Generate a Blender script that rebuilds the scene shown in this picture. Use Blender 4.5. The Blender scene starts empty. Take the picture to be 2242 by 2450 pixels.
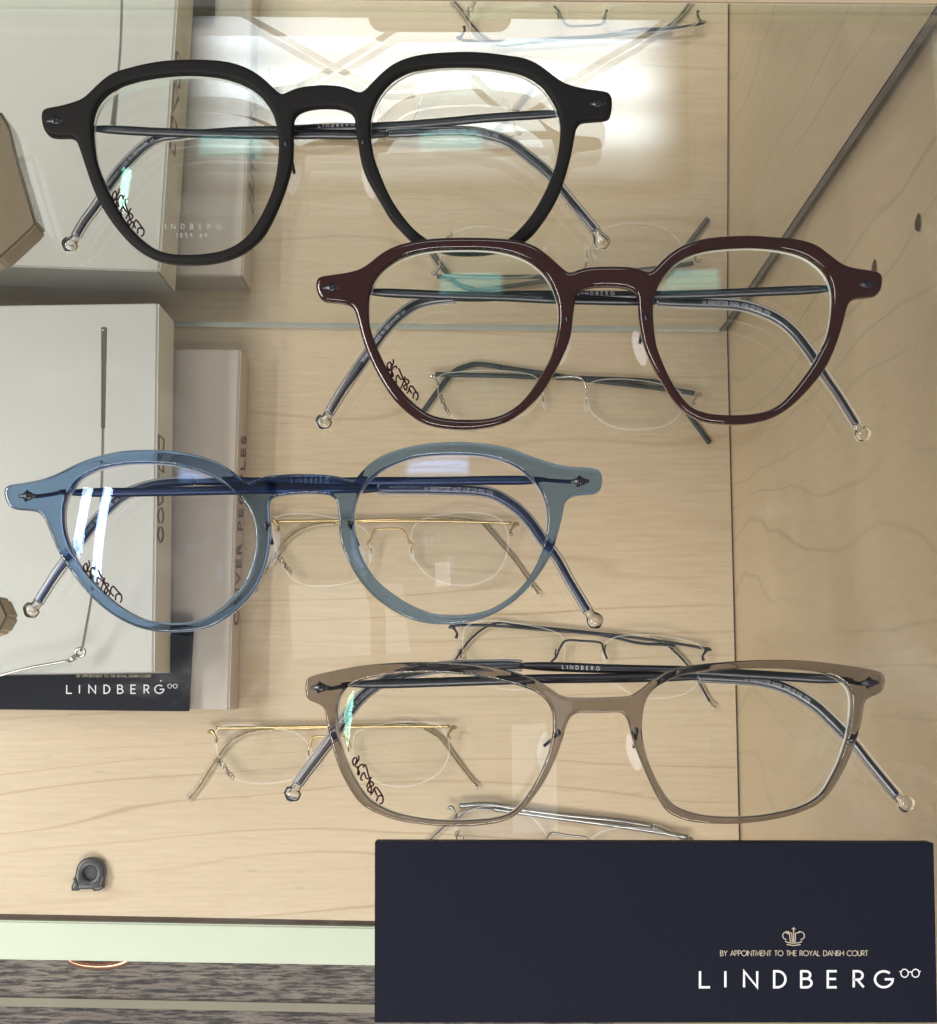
import bpy, bmesh, math, random
import numpy as np
from mathutils import Vector, Matrix
from mathutils.geometry import delaunay_2d_cdt
random.seed(4)
SC = bpy.context.scene
COL = SC.collection

# ------------------------------------------------------------------ camera
F = 3500.0                      # focal length in pixels of the 2242 px wide photograph
H = 0.375                       # camera height over the top glass shelf (z = 0)
_th = math.atan(435 / F); _ph = math.atan(19 / F)
ROT = Matrix.Rotation(_th, 3, 'X') @ Matrix.Rotation(_ph, 3, 'Y')
cam = bpy.data.cameras.new('camera'); camo = bpy.data.objects.new('camera', cam)
COL.objects.link(camo); camo.matrix_world = Matrix.Translation((0, 0, H)) @ ROT.to_4x4()
cam.sensor_fit = 'HORIZONTAL'; cam.sensor_width = 36; cam.lens = 36 * F / 2242
cam.clip_start = 0.01; cam.clip_end = 50
SC.camera = camo

# ------------------------------------------------------------------ light
w = bpy.data.worlds.new('World'); SC.world = w; w.use_nodes = True
WN = w.node_tree.nodes; WL = w.node_tree.links
bg = WN['Background']; bg.inputs[0].default_value = (0.96, 0.965, 1.0, 1); bg.inputs[1].default_value = 0.30
SC.view_settings.view_transform = 'Standard'; SC.view_settings.look = 'None'
SC.view_settings.exposure = 0.0; SC.view_settings.gamma = 1
SC.cycles.use_denoising = True
SC.cycles.max_bounces = 16; SC.cycles.transmission_bounces = 12; SC.cycles.transparent_max_bounces = 40
SC.cycles.glossy_bounces = 8; SC.cycles.sample_clamp_indirect = 4
def area(name, loc, sx, sy, e, col=(1, .96, .9), aim=(0, 0, -.3)):
    l = bpy.data.lights.new(name, 'AREA'); l.shape = 'RECTANGLE'; l.size = sx; l.size_y = sy; l.energy = e; l.color = col
    o = bpy.data.objects.new(name, l); COL.objects.link(o); o.location = loc
    o.rotation_euler = (Vector(aim) - Vector(loc)).to_track_quat('-Z', 'Y').to_euler(); return o
for q in range(3): area('fill_strip', (-.15, -1.0 + q * .16, 1.0), .9, .06, 6.0)  # unseen strips added as fill, placed low to brighten the board's front
for q in range(3): area('fill_strip', (-1.15 - q * .2, .1, 1.45 - q * .1), 1.2, .09, 17, aim=(.1, 0, -.2))  # unseen strips added on the left to light the side wall

# ------------------------------------------------------------------ picture ray -> point on a real plane
def ray(u, v):
    return ROT @ Vector(((u - 1121) / F, -(v - 1225) / F, -1))
def P(u, v, z):
    d = ray(u, v); t = (z - H) / d.z
    return Vector((d.x * t, d.y * t, z))
def Q(u, v, z):                 # same with 1845-wide coordinates
    k = 2242 / 1845; return P(u * k, v * k, z)
def on_plane(u, v, p0, n):
    d = ray(u, v); c = Vector((0, 0, H)); t = (p0 - c).dot(n) / d.dot(n)
    return c + d * t
CROP = dict(A=(90, 130), B=(600, 110), C=(1000, 110), D=(740, 550), E=(1200, 550), F=(1600, 550), G=(0, 1040), H=(500, 1040),
            I=(900, 1040), J=(700, 1540), K=(1150, 1540), L=(1600, 1540))
def T(*seq):                    # 'A', (x, y), (x, y), 'B', ... -> source pixels
    out = []; o = None
    for s in seq:
        if isinstance(s, str): o = CROP[s]
        else: out.append((o[0] + s[0] / 3, o[1] + s[1] / 3))
    return out
def S2(ox, oy, k, pts): return [(ox + x / k, oy + y / k) for x, y in pts]

# ------------------------------------------------------------------ materials
def new_mat(name):
    m = bpy.data.materials.new(name); m.use_nodes = True
    nt = m.node_tree; nt.nodes.clear(); out = nt.nodes.new('ShaderNodeOutputMaterial')
    return m, nt, out
def node(nt, typ, **kw):
    n = nt.nodes.new(typ)
    for k, v in kw.items():
        if k in n.inputs: n.inputs[k].default_value = v
        else: setattr(n, k, v)
    return n
def pbr(name, col, rough=.5, metal=0, trans=0, ior=1.5, coat=0, bump=0, bscale=800, var=0, emit=None, spec=.5):
    m, nt, out = new_mat(name); L = nt.links.new
    b = node(nt, 'ShaderNodeBsdfPrincipled', **{'Base Color': (*col, 1), 'Roughness': rough, 'Metallic': metal,
             'Transmission Weight': trans, 'IOR': ior, 'Coat Weight': coat, 'Specular IOR Level': spec})
    L(b.outputs[0], out.inputs[0])
    if var or bump:
        tc = node(nt, 'ShaderNodeTexCoord'); nz = node(nt, 'ShaderNodeTexNoise', Scale=bscale, Detail=4)
        L(tc.outputs['Object'], nz.inputs['Vector'])
        if var:
            r = node(nt, 'ShaderNodeMix', data_type='RGBA'); r.inputs[6].default_value = tuple(c * (1 - var) for c in col) + (1,)
            r.inputs[7].default_value = tuple(min(1, c * (1 + var)) for c in col) + (1,)
            L(nz.outputs[0], r.inputs[0]); L(r.outputs[2], b.inputs['Base Color'])
        if bump:
            bp = node(nt, 'ShaderNodeBump', Strength=bump, Distance=.0002); L(nz.outputs[0], bp.inputs['Height']); L(bp.outputs[0], b.inputs['Normal'])
    return m
def sheet_glass(name, tint, gloss, ior=1.5, gain=1.0, rough=0.0):
    m, nt, out = new_mat(name); L = nt.links.new
    fr = node(nt, 'ShaderNodeFresnel', IOR=ior); tr = node(nt, 'ShaderNodeBsdfTransparent', Color=(*tint, 1))
    gl = node(nt, 'ShaderNodeBsdfGlossy', Color=(*gloss, 1), Roughness=rough); mx = node(nt, 'ShaderNodeMixShader')
    mu = node(nt, 'ShaderNodeMath', operation='MULTIPLY', use_clamp=True); mu.inputs[1].default_value = gain
    L(fr.outputs[0], mu.inputs[0]); L(mu.outputs[0], mx.inputs[0]); L(tr.outputs[0], mx.inputs[1]); L(gl.outputs[0], mx.inputs[2])
    L(mx.outputs[0], out.inputs[0]); return m
def wood(name, c1, c2, line, grain, stretch, n_lines=9, seed=0.0, rough=.32, per_m=60):
    """maple veneer; grain: axis index along which the figure runs"""
    m, nt, out = new_mat(name); L = nt.links.new
    tc = node(nt, 'ShaderNodeTexCoord'); mp = node(nt, 'ShaderNodeMapping')
    sc = [1, 1, 1]; sc[grain] = stretch; mp.inputs['Scale'].default_value = sc; mp.inputs['Location'].default_value = (seed, seed * .7, seed * .3)
    L(tc.outputs['Object'], mp.inputs['Vector'])
    big = node(nt, 'ShaderNodeTexNoise', Scale=7.0, Detail=3.5, Roughness=.5, Distortion=.2); L(mp.outputs[0], big.inputs['Vector'])
    sy = node(nt, 'ShaderNodeSeparateXYZ'); L(tc.outputs['Object'], sy.inputs[0])
    ky = node(nt, 'ShaderNodeMath', operation='MULTIPLY'); ky.inputs[1].default_value = per_m; L(sy.outputs[1], ky.inputs[0])
    a = node(nt, 'ShaderNodeMath', operation='MULTIPLY_ADD'); a.inputs[1].default_value = n_lines
    L(big.outputs[0], a.inputs[0]); L(ky.outputs[0], a.inputs[2])
    fr = node(nt, 'ShaderNodeMath', operation='FRACT'); L(a.outputs[0], fr.inputs[0])
    sb = node(nt, 'ShaderNodeMath', operation='SUBTRACT'); sb.inputs[1].default_value = .5; L(fr.outputs[0], sb.inputs[0])
    ab = node(nt, 'ShaderNodeMath', operation='ABSOLUTE'); L(sb.outputs[0], ab.inputs[0])
    rp = node(nt, 'ShaderNodeValToRGB'); L(ab.outputs[0], rp.inputs[0])
    e = rp.color_ramp.elements; e[0].position = 0; e[0].color = (1, 1, 1, 1); e[1].position = .06; e[1].color = (0, 0, 0, 1)
    # break the lines up
    bk = node(nt, 'ShaderNodeTexNoise', Scale=22, Detail=3); L(mp.outputs[0], bk.inputs['Vector'])
    bm = node(nt, 'ShaderNodeMapRange'); bm.inputs[1].default_value = .36; bm.inputs[2].default_value = .66; L(bk.outputs[0], bm.inputs[0])
    ml = node(nt, 'ShaderNodeMath', operation='MULTIPLY'); L(rp.outputs[0], ml.inputs[0]); L(bm.outputs[0], ml.inputs[1])
    # broad tone and fine fibre
    mp2 = node(nt, 'ShaderNodeMapping'); s2 = [1, 1, 1]; s2[grain] = .06; mp2.inputs['Scale'].default_value = s2; L(tc.outputs['Object'], mp2.inputs['Vector'])
    fib = node(nt, 'ShaderNodeTexNoise', Scale=520, Detail=6, Roughness=.8); L(mp2.outputs[0], fib.inputs['Vector'])
    tone = node(nt, 'ShaderNodeTexNoise', Scale=9, Detail=3); L(mp.outputs[0], tone.inputs['Vector'])
    ad = node(nt, 'ShaderNodeMath', operation='MULTIPLY_ADD'); ad.inputs[1].default_value = .95; L(fib.outputs[0], ad.inputs[0]); L(tone.outputs[0], ad.inputs[2])
    mr = node(nt, 'ShaderNodeMapRange'); mr.inputs[1].default_value = .70; mr.inputs[2].default_value = 1.22; L(ad.outputs[0], mr.inputs[0])
    mx = node(nt, 'ShaderNodeMix', data_type='RGBA'); mx.inputs[6].default_value = (*c1, 1); mx.inputs[7].default_value = (*c2, 1); L(mr.outputs[0], mx.inputs[0])
    mx2 = node(nt, 'ShaderNodeMix', data_type='RGBA'); mx2.inputs[7].default_value = (*line, 1); L(ml.outputs[0], mx2.inputs[0]); L(mx.outputs[2], mx2.inputs[6])
    # small dark pores
    vo = node(nt, 'ShaderNodeTexVoronoi', Scale=150); L(mp.outputs[0], vo.inputs['Vector'])
    vr = node(nt, 'ShaderNodeMapRange'); vr.inputs[1].default_value = .09; vr.inputs[2].default_value = .03; vr.inputs[4].default_value = .35; L(vo.outputs['Distance'], vr.inputs[0])
    mx3 = node(nt, 'ShaderNodeMix', data_type='RGBA'); mx3.inputs[7].default_value = (*[c * .6 for c in line], 1); L(vr.outputs[0], mx3.inputs[0]); L(mx2.outputs[2], mx3.inputs[6])
    b = node(nt, 'ShaderNodeBsdfPrincipled', Roughness=rough); L(mx3.outputs[2], b.inputs['Base Color'])
    bp = node(nt, 'ShaderNodeBump', Strength=.3, Distance=.0004); L(fib.outputs[0], bp.inputs['Height']); L(bp.outputs[0], b.inputs['Normal'])
    L(b.outputs[0], out.inputs[0]); return m
M = {}
M['floor_wood'] = wood('maple_base', (.43, .33, .225), (.57, .46, .335), (.37, .265, .17), 0, .14, 15, 3.1, .32, 38)
M['side_wood'] = wood('maple_side', (.66, .50, .315), (.75, .585, .39), (.53, .40, .26), 2, .26, 9, 7.7, .32, 44)
M['edge_wood'] = wood('maple_edge', (.46, .36, .24), (.54, .43, .30), (.42, .28, .14), 0, .1, 8, 1.2)
M['shelf_glass'] = sheet_glass('shelf_glass', (.976, .985, .974), (1, 1, 1), 1.5, 1.0)
def dusty():
    m = M['shelf_glass']; nt = m.node_tree; L = nt.links.new; out = [n for n in nt.nodes if n.type == 'OUTPUT_MATERIAL'][0]; src = out.inputs[0].links[0].from_socket
    tc = node(nt, 'ShaderNodeTexCoord'); vo = node(nt, 'ShaderNodeTexVoronoi', Scale=75); L(tc.outputs['Object'], vo.inputs['Vector'])
    sz = node(nt, 'ShaderNodeMapRange'); sz.inputs[1].default_value = .018; sz.inputs[2].default_value = .01; sz.inputs[3].default_value = 0; sz.inputs[4].default_value = .55; L(vo.outputs['Distance'], sz.inputs[0])
    cr_ = node(nt, 'ShaderNodeSeparateColor'); L(vo.outputs['Color'], cr_.inputs[0])
    gt = node(nt, 'ShaderNodeMath', operation='GREATER_THAN'); gt.inputs[1].default_value = .55; L(cr_.outputs[0], gt.inputs[0])
    mu = node(nt, 'ShaderNodeMath', operation='MULTIPLY'); L(sz.outputs[0], mu.inputs[0]); L(gt.outputs[0], mu.inputs[1])
    nz = node(nt, 'ShaderNodeTexNoise', Scale=16, Detail=5, Roughness=.65, Distortion=1.2); L(tc.outputs['Object'], nz.inputs['Vector'])
    sm = node(nt, 'ShaderNodeMapRange'); sm.inputs[1].default_value = .55; sm.inputs[2].default_value = .75; sm.inputs[4].default_value = .055; L(nz.outputs[0], sm.inputs[0])
    ad = node(nt, 'ShaderNodeMath', operation='ADD', use_clamp=True); L(mu.outputs[0], ad.inputs[0]); L(sm.outputs[0], ad.inputs[1])
    d = node(nt, 'ShaderNodeBsdfDiffuse', Color=(.85, .84, .80, 1)); x = node(nt, 'ShaderNodeMixShader')
    L(ad.outputs[0], x.inputs[0]); L(src, x.inputs[1]); L(d.outputs[0], x.inputs[2]); L(x.outputs[0], out.inputs[0])
dusty()
M['glass_edge'] = sheet_glass('glass_edge', (.86, .90, .84), (.9, 1, .95), 1.5, .25)
M['foot_edge'] = pbr('mirror_foot_edge', (.62, .64, .60), .12, .6, 0, 1.5, 1)
M['lens'] = sheet_glass('demo_lens', (.997, .997, .996), (.35, 1, .85), 1.5, .24)
M['lens_blue'] = sheet_glass('demo_lens_blue', (.997, .997, .997), (.35, .55, 1), 1.5, .6)
M['lens_dull'] = sheet_glass('plain_lens', (.97, .975, .975), (1, 1, 1), 1.3, .12)
M['sleeve_clear'] = sheet_glass('clear_sleeve', (.95, .955, .965), (.95, .95, 1), 1.42, 1.2, .3)
M['lens_edge'] = pbr('lens_edge', (.62, .60, .58), .25, 0, .35, 1.5)
def edge_mat(nm, k):
    m, nt, out = new_mat(nm); L = nt.links.new
    a = node(nt, 'ShaderNodeBsdfTransparent'); d = node(nt, 'ShaderNodeBsdfPrincipled', **{'Base Color': (.86, .84, .86, 1), 'Roughness': .2}); x = node(nt, 'ShaderNodeMixShader'); x.inputs[0].default_value = k
    L(a.outputs[0], x.inputs[1]); L(d.outputs[0], x.inputs[2]); L(x.outputs[0], out.inputs[0]); return m
M['rimless_edge'] = edge_mat('polished_lens_border', .32)
M['pad'] = edge_mat('nose_pad_silicone', .11)
M['black'] = pbr('black_matte', (.010, .0095, .0095), .5, bump=.25, bscale=3000, spec=.07)
M['brown'] = pbr('brown_acetate', (.030, .010, .009), .03, 0, .45, 1.49, coat=.0, spec=.5)
M['blue'] = pbr('blue_acetate', (.25, .395, .62), .02, 0, 1, 1.49)
M['grey'] = pbr('grey_acetate', (.375, .34, .32), .02, 0, 1, 1.49)
M['blue_edge'] = pbr('blue_acetate_edge', (.045, .09, .20), .06, 0, .5, 1.49)
M['grey_edge'] = pbr('grey_acetate_edge', (.10, .085, .085), .06, 0, .5, 1.49)
M['brown_edge'] = M['brown']; M['black_edge'] = M['black']
M['gun'] = pbr('dark_titanium', (.060, .058, .064), .38, 1)
M['darkwire'] = pbr('dark_wire', (.03, .03, .04), .3, .8)
M['navywire'] = pbr('navy_titanium', (.032, .042, .075), .38, 1)
M['knot'] = pbr('hinge_knot', (.012, .012, .016), .3)
M['silver'] = pbr('steel_wire', (.55, .54, .52), .15, 1)
M['silver_dark'] = pbr('dull_steel', (.30, .29, .28), .3, 1)
M['gold'] = pbr('gold_wire', (.52, .38, .19), .3, 1)
M['clear'] = pbr('clear_silicone', (.95, .955, .98), .02, 0, 1, 1.27)

M['sleeve'] = pbr('black_sleeve', (.012, .014, .016), .35)
M['ink'] = pbr('marker_ink', (.014, .003, .006), .6, spec=.05)
M['ink_red'] = pbr('marker_ink_red', (.09, .008, .02), .45)
M['etch'] = pbr('etching', (.36, .36, .38), .4)
M['navy'] = pbr('navy_card', (.0068, .0078, .0145), .55, bump=.2, bscale=5000, var=.15, spec=.06)
def scuff(m, amt):
    nt = m.node_tree; L = nt.links.new; b = nt.nodes['Principled BSDF']; src = b.inputs['Base Color'].links[0].from_socket
    tc = node(nt, 'ShaderNodeTexCoord'); vo = node(nt, 'ShaderNodeTexVoronoi', Scale=95); L(tc.outputs['Object'], vo.inputs['Vector'])
    mr = node(nt, 'ShaderNodeMapRange'); mr.inputs[1].default_value = .03; mr.inputs[2].default_value = .018; mr.inputs[4].default_value = amt; L(vo.outputs['Distance'], mr.inputs[0])
    sc = node(nt, 'ShaderNodeSeparateColor'); L(vo.outputs['Color'], sc.inputs[0]); g = node(nt, 'ShaderNodeMath', operation='GREATER_THAN'); g.inputs[1].default_value = .82; L(sc.outputs[0], g.inputs[0])
    mu = node(nt, 'ShaderNodeMath', operation='MULTIPLY'); L(mr.outputs[0], mu.inputs[0]); L(g.outputs[0], mu.inputs[1])
    nz = node(nt, 'ShaderNodeTexNoise', Scale=18, Detail=4); L(tc.outputs['Object'], nz.inputs['Vector']); r2 = node(nt, 'ShaderNodeMapRange'); r2.inputs[1].default_value = .4; r2.inputs[2].default_value = .7; r2.inputs[3].default_value = .48; r2.inputs[4].default_value = .66
    L(nz.outputs[0], r2.inputs[0]); L(r2.outputs[0], b.inputs['Roughness'])
    mx = node(nt, 'ShaderNodeMix', data_type='RGBA'); mx.inputs[7].default_value = (.4, .4, .42, 1); L(mu.outputs[0], mx.inputs[0]); L(src, mx.inputs[6]); L(mx.outputs[2], b.inputs['Base Color'])
scuff(M['navy'], .6)
M['fold'] = pbr('card_fold', (.0135, .015, .024), .5)
M['card_edge'] = pbr('card_edge', (.03, .022, .02), .5)
M['silver_print'] = pbr('silver_print', (.72, .72, .75), .3, .35)
M['gold_print'] = pbr('gold_print', (.42, .36, .28), .4, .4)
M['box_white'] = pbr('white_card', (.455, .45, .445), .5, var=.03, bscale=40)
M['box_spine'] = pbr('ivory_card_lit', (.66, .635, .57), .5)  # ivory, lightened to paint in side light the spine lacks
M['box_pink'] = pbr('pink_card', (.43, .375, .345), .45, var=.04, bscale=30)
M['box_pink_spine'] = pbr('pink_card_spine_lit', (.56, .475, .42), .45)  # pink card with the spine's side light put into its colour
M['rust_print'] = pbr('rust_print', (.11, .03, .015), .45)
M['black_plastic'] = pbr('black_plastic', (.03, .032, .036), .28, bump=.3, bscale=900)
M['hole'] = pbr('hole_wood', (.10, .055, .02), .8)
M['green_lip'] = pbr('pale_lacquer', (.50, .555, .455), .35, var=.05, bscale=30)
M['groove'] = pbr('dark_groove', (.10, .06, .035), .6, var=.4, bscale=60)
M['beige'] = pbr('beige_trim', (.34, .31, .24), .6, var=.1, bscale=40)
M['seam'] = pbr('seam_shade', (.006, .005, .005), .9)
M['rail'] = pbr('grey_rail', (.20, .20, .20), .35, .6)
M['copper'] = pbr('copper', (.85, .45, .28), .2, 1)
M['acrylic'] = pbr('acrylic', (.20, .165, .11), .05, 0, .5, 1.49)
M['housing'] = pbr('lamp_housing', (.7, .7, .7), .5)
def mirror_mat():
    m, nt, out = new_mat('old_mirror'); L = nt.links.new
    g = node(nt, 'ShaderNodeBsdfGlossy', Color=(.90, .905, .87, 1), Roughness=.004); d = node(nt, 'ShaderNodeBsdfDiffuse', Color=(.62, .60, .52, 1))
    tc = node(nt, 'ShaderNodeTexCoord'); nz = node(nt, 'ShaderNodeTexNoise', Scale=14, Detail=3); L(tc.outputs['Object'], nz.inputs['Vector'])
    mr = node(nt, 'ShaderNodeMapRange'); mr.inputs[3].default_value = .05; mr.inputs[4].default_value = .18; L(nz.outputs[0], mr.inputs[0])
    x = node(nt, 'ShaderNodeMixShader'); L(mr.outputs[0], x.inputs[0]); L(g.outputs[0], x.inputs[1]); L(d.outputs[0], x.inputs[2]); L(x.outputs[0], out.inputs[0])
    return m
M['mirror'] = mirror_mat()
def emit_mat():
    """lit lamp diffuser: three tubes glow through it"""
    m, nt, out = new_mat('lamp_diffuser'); L = nt.links.new
    tc = node(nt, 'ShaderNodeTexCoord'); sp = node(nt, 'ShaderNodeSeparateXYZ'); L(tc.outputs['Object'], sp.inputs[0])
    a = node(nt, 'ShaderNodeMath', operation='MULTIPLY'); a.inputs[1].default_value = 2 * math.pi / .075; L(sp.outputs[1], a.inputs[0])
    s = node(nt, 'ShaderNodeMath', operation='COSINE'); L(a.outputs[0], s.inputs[0])
    mr = node(nt, 'ShaderNodeMapRange'); mr.inputs[1].default_value = -1; mr.inputs[2].default_value = .6; mr.inputs[3].default_value = 8.0; mr.inputs[4].default_value = 12.5; L(s.outputs[0], mr.inputs[0])
    ax = node(nt, 'ShaderNodeMath', operation='ABSOLUTE'); L(sp.outputs[0], ax.inputs[0])
    ex = node(nt, 'ShaderNodeMapRange', interpolation_type='SMOOTHSTEP'); ex.inputs[1].default_value = .36; ex.inputs[2].default_value = .27; L(ax.outputs[0], ex.inputs[0])
    yx = node(nt, 'ShaderNodeMapRange', interpolation_type='SMOOTHSTEP'); yx.inputs[1].default_value = -.16; yx.inputs[2].default_value = -.04; L(sp.outputs[1], yx.inputs[0])
    m1 = node(nt, 'ShaderNodeMath', operation='MULTIPLY'); L(ex.outputs[0], m1.inputs[0]); L(yx.outputs[0], m1.inputs[1])
    m2 = node(nt, 'ShaderNodeMath', operation='MULTIPLY'); L(m1.outputs[0], m2.inputs[0]); L(mr.outputs[0], m2.inputs[1])
    e = node(nt, 'ShaderNodeEmission', Color=(.82, .93, 1, 1)); L(m2.outputs[0], e.inputs[1]); L(e.outputs[0], out.inputs[0]); return m
M['lamp'] = emit_mat()
def carpet_mat():
    m, nt, out = new_mat('carpet'); L = nt.links.new
    tc = node(nt, 'ShaderNodeTexCoord')
    def nz(scale, sx, sy, det=4, rough=.6):
        mp = node(nt, 'ShaderNodeMapping'); mp.inputs['Scale'].default_value = (sx, sy, 1); n = node(nt, 'ShaderNodeTexNoise', Scale=scale, Detail=det, Roughness=rough)
        L(tc.outputs['Object'], mp.inputs['Vector']); L(mp.outputs[0], n.inputs['Vector']); return n
    dash = nz(105, .42, 4.2, 4, .65); big = nz(9, .6, 1.6); fine = nz(700, .6, 1.4, 2)
    r = node(nt, 'ShaderNodeValToRGB'); L(dash.outputs[0], r.inputs[0])
    e = r.color_ramp.elements; e[0].position = .42; e[0].color = (.125, .115, .115, 1); e[1].position = .56; e[1].color = (.52, .46, .40, 1)
    k = node(nt, 'ShaderNodeMix', data_type='RGBA', blend_type='MULTIPLY'); k.inputs[0].default_value = .8
    b2 = node(nt, 'ShaderNodeValToRGB'); L(big.outputs[0], b2.inputs[0]); b2.color_ramp.elements[0].position = .4; b2.color_ramp.elements[0].color = (.66, .6, .64, 1); b2.color_ramp.elements[1].position = .58
    L(r.outputs[0], k.inputs[6]); L(b2.outputs[0], k.inputs[7])
    k2 = node(nt, 'ShaderNodeMix', data_type='RGBA', blend_type='MULTIPLY'); k2.inputs[0].default_value = .35; L(k.outputs[2], k2.inputs[6]); L(fine.outputs[0], k2.inputs[7])
    b = node(nt, 'ShaderNodeBsdfPrincipled', Roughness=.95); L(k2.outputs[2], b.inputs['Base Color'])
    bp = node(nt, 'ShaderNodeBump', Strength=.8, Distance=.003); L(fine.outputs[0], bp.inputs['Height']); L(bp.outputs[0], b.inputs['Normal'])
    L(b.outputs[0], out.inputs[0]); return m
M['carpet'] = carpet_mat()

# ------------------------------------------------------------------ object helpers
def link(name, me, mats, parent=None, smooth=True, label=None):
    o = bpy.data.objects.new(name, me); COL.objects.link(o)
    for m in (mats if isinstance(mats, (list, tuple)) else [mats]): me.materials.append(M[m])
    if smooth:
        for p in me.polygons: p.use_smooth = True
    if parent:
        o.parent = parent; o.matrix_parent_inverse = Matrix.Translation(parent.location).inverted()
    if label: o['label'] = label
    return o
def mesh(name, vs, fs, mats, parent=None, smooth=False, mi=None, label=None):
    me = bpy.data.meshes.new(name); me.from_pydata([tuple(v) for v in vs], [], fs); me.update()
    o = link(name, me, mats, parent, smooth, label)
    if mi is not None: me.polygons.foreach_set('material_index', mi)
    return o
def tag(o, label, cat, group=None):
    o['label'] = label; o['category'] = cat
    if group: o['group'] = group
    return o
def thing(name, loc, label, cat, group=None):
    o = bpy.data.objects.new(name, None); COL.objects.link(o); o.location = loc; o.empty_display_size = .01
    bpy.context.view_layer.update()
    return tag(o, label, cat, group)
def prism(name, poly, z0, z1, mats, parent=None, bevel=0, kind=None, label=None):
    n = len(poly); vs = [(p[0], p[1], z0) for p in poly] + [(p[0], p[1], z1) for p in poly]
    fs = [tuple(range(n, 2 * n)), tuple(range(n - 1, -1, -1))] + [(i, (i + 1) % n, n + (i + 1) % n, n + i) for i in range(n)]
    o = mesh(name, vs, fs, mats, parent, label=label)
    bm = bmesh.new(); bm.from_mesh(o.data); bmesh.ops.recalc_face_normals(bm, faces=bm.faces)
    if bevel:
        bmesh.ops.bevel(bm, geom=bm.edges[:], offset=bevel, segments=2, affect='EDGES')
    bm.to_mesh(o.data); bm.free()
    if kind: o['kind'] = kind
    return o
def catmull(pts, closed=True, sub=8):
    pts = [np.array(p, float) for p in pts]; n = len(pts); out = []
    rng = range(n) if closed else range(n - 1)
    for i in rng:
        if closed: a, b, c, d = (pts[(i + k) % n] for k in (-1, 0, 1, 2))
        else: a, b, c, d = pts[max(i - 1, 0)], pts[i], pts[i + 1], pts[min(i + 2, n - 1)]
        for s in range(sub):
            t = s / sub
            out.append(.5 * ((2 * b) + (c - a) * t + (2 * a - 5 * b + 4 * c - d) * t * t + (3 * b - a - 3 * c + d) * t ** 3))
    if not closed: out.append(pts[-1])
    return out
def resample(pts, step, closed=True):
    a = np.array(pts); b = np.vstack([a, a[:1]]) if closed else a
    seg = np.linalg.norm(np.diff(b, axis=0), axis=1); s = np.concatenate([[0], np.cumsum(seg)])
    n = max(4, int(round(s[-1] / step))); t = np.linspace(0, s[-1], n + (0 if closed else 1), endpoint=not closed)
    return np.stack([np.interp(t, s, b[:, k]) for k in range(b.shape[1])], axis=1)
def smooth_loop(a, it=2):
    for _ in range(it): a = .5 * a + .25 * (np.roll(a, 1, 0) + np.roll(a, -1, 0))
    return a
def inside(poly, pts):
    x, y = pts[:, 0], pts[:, 1]; c = np.zeros(len(pts), bool); n = len(poly); j = n - 1
    for i in range(n):
        xi, yi = poly[i]; xj, yj = poly[j]
        if yi != yj:
            m = ((yi > y) != (yj > y)) & (x < (xj - xi) * (y - yi) / (yj - yi) + xi); c ^= m
        j = i
    return c
def dist_to(loops, pts):
    d = np.full(len(pts), 1e9)
    for l in loops:
        a = l; b = np.roll(l, -1, 0); ab = b - a; L2 = (ab ** 2).sum(1) + 1e-18
        for k in range(0, len(pts), 400):
            q = pts[k:k + 400, None, :] - a[None]
            t = np.clip((q * ab[None]).sum(2) / L2[None], 0, 1)
            dd = np.sqrt(((q - t[..., None] * ab[None]) ** 2).sum(2)).min(1)
            d[k:k + 400] = np.minimum(d[k:k + 400], dd)
    return d
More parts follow.
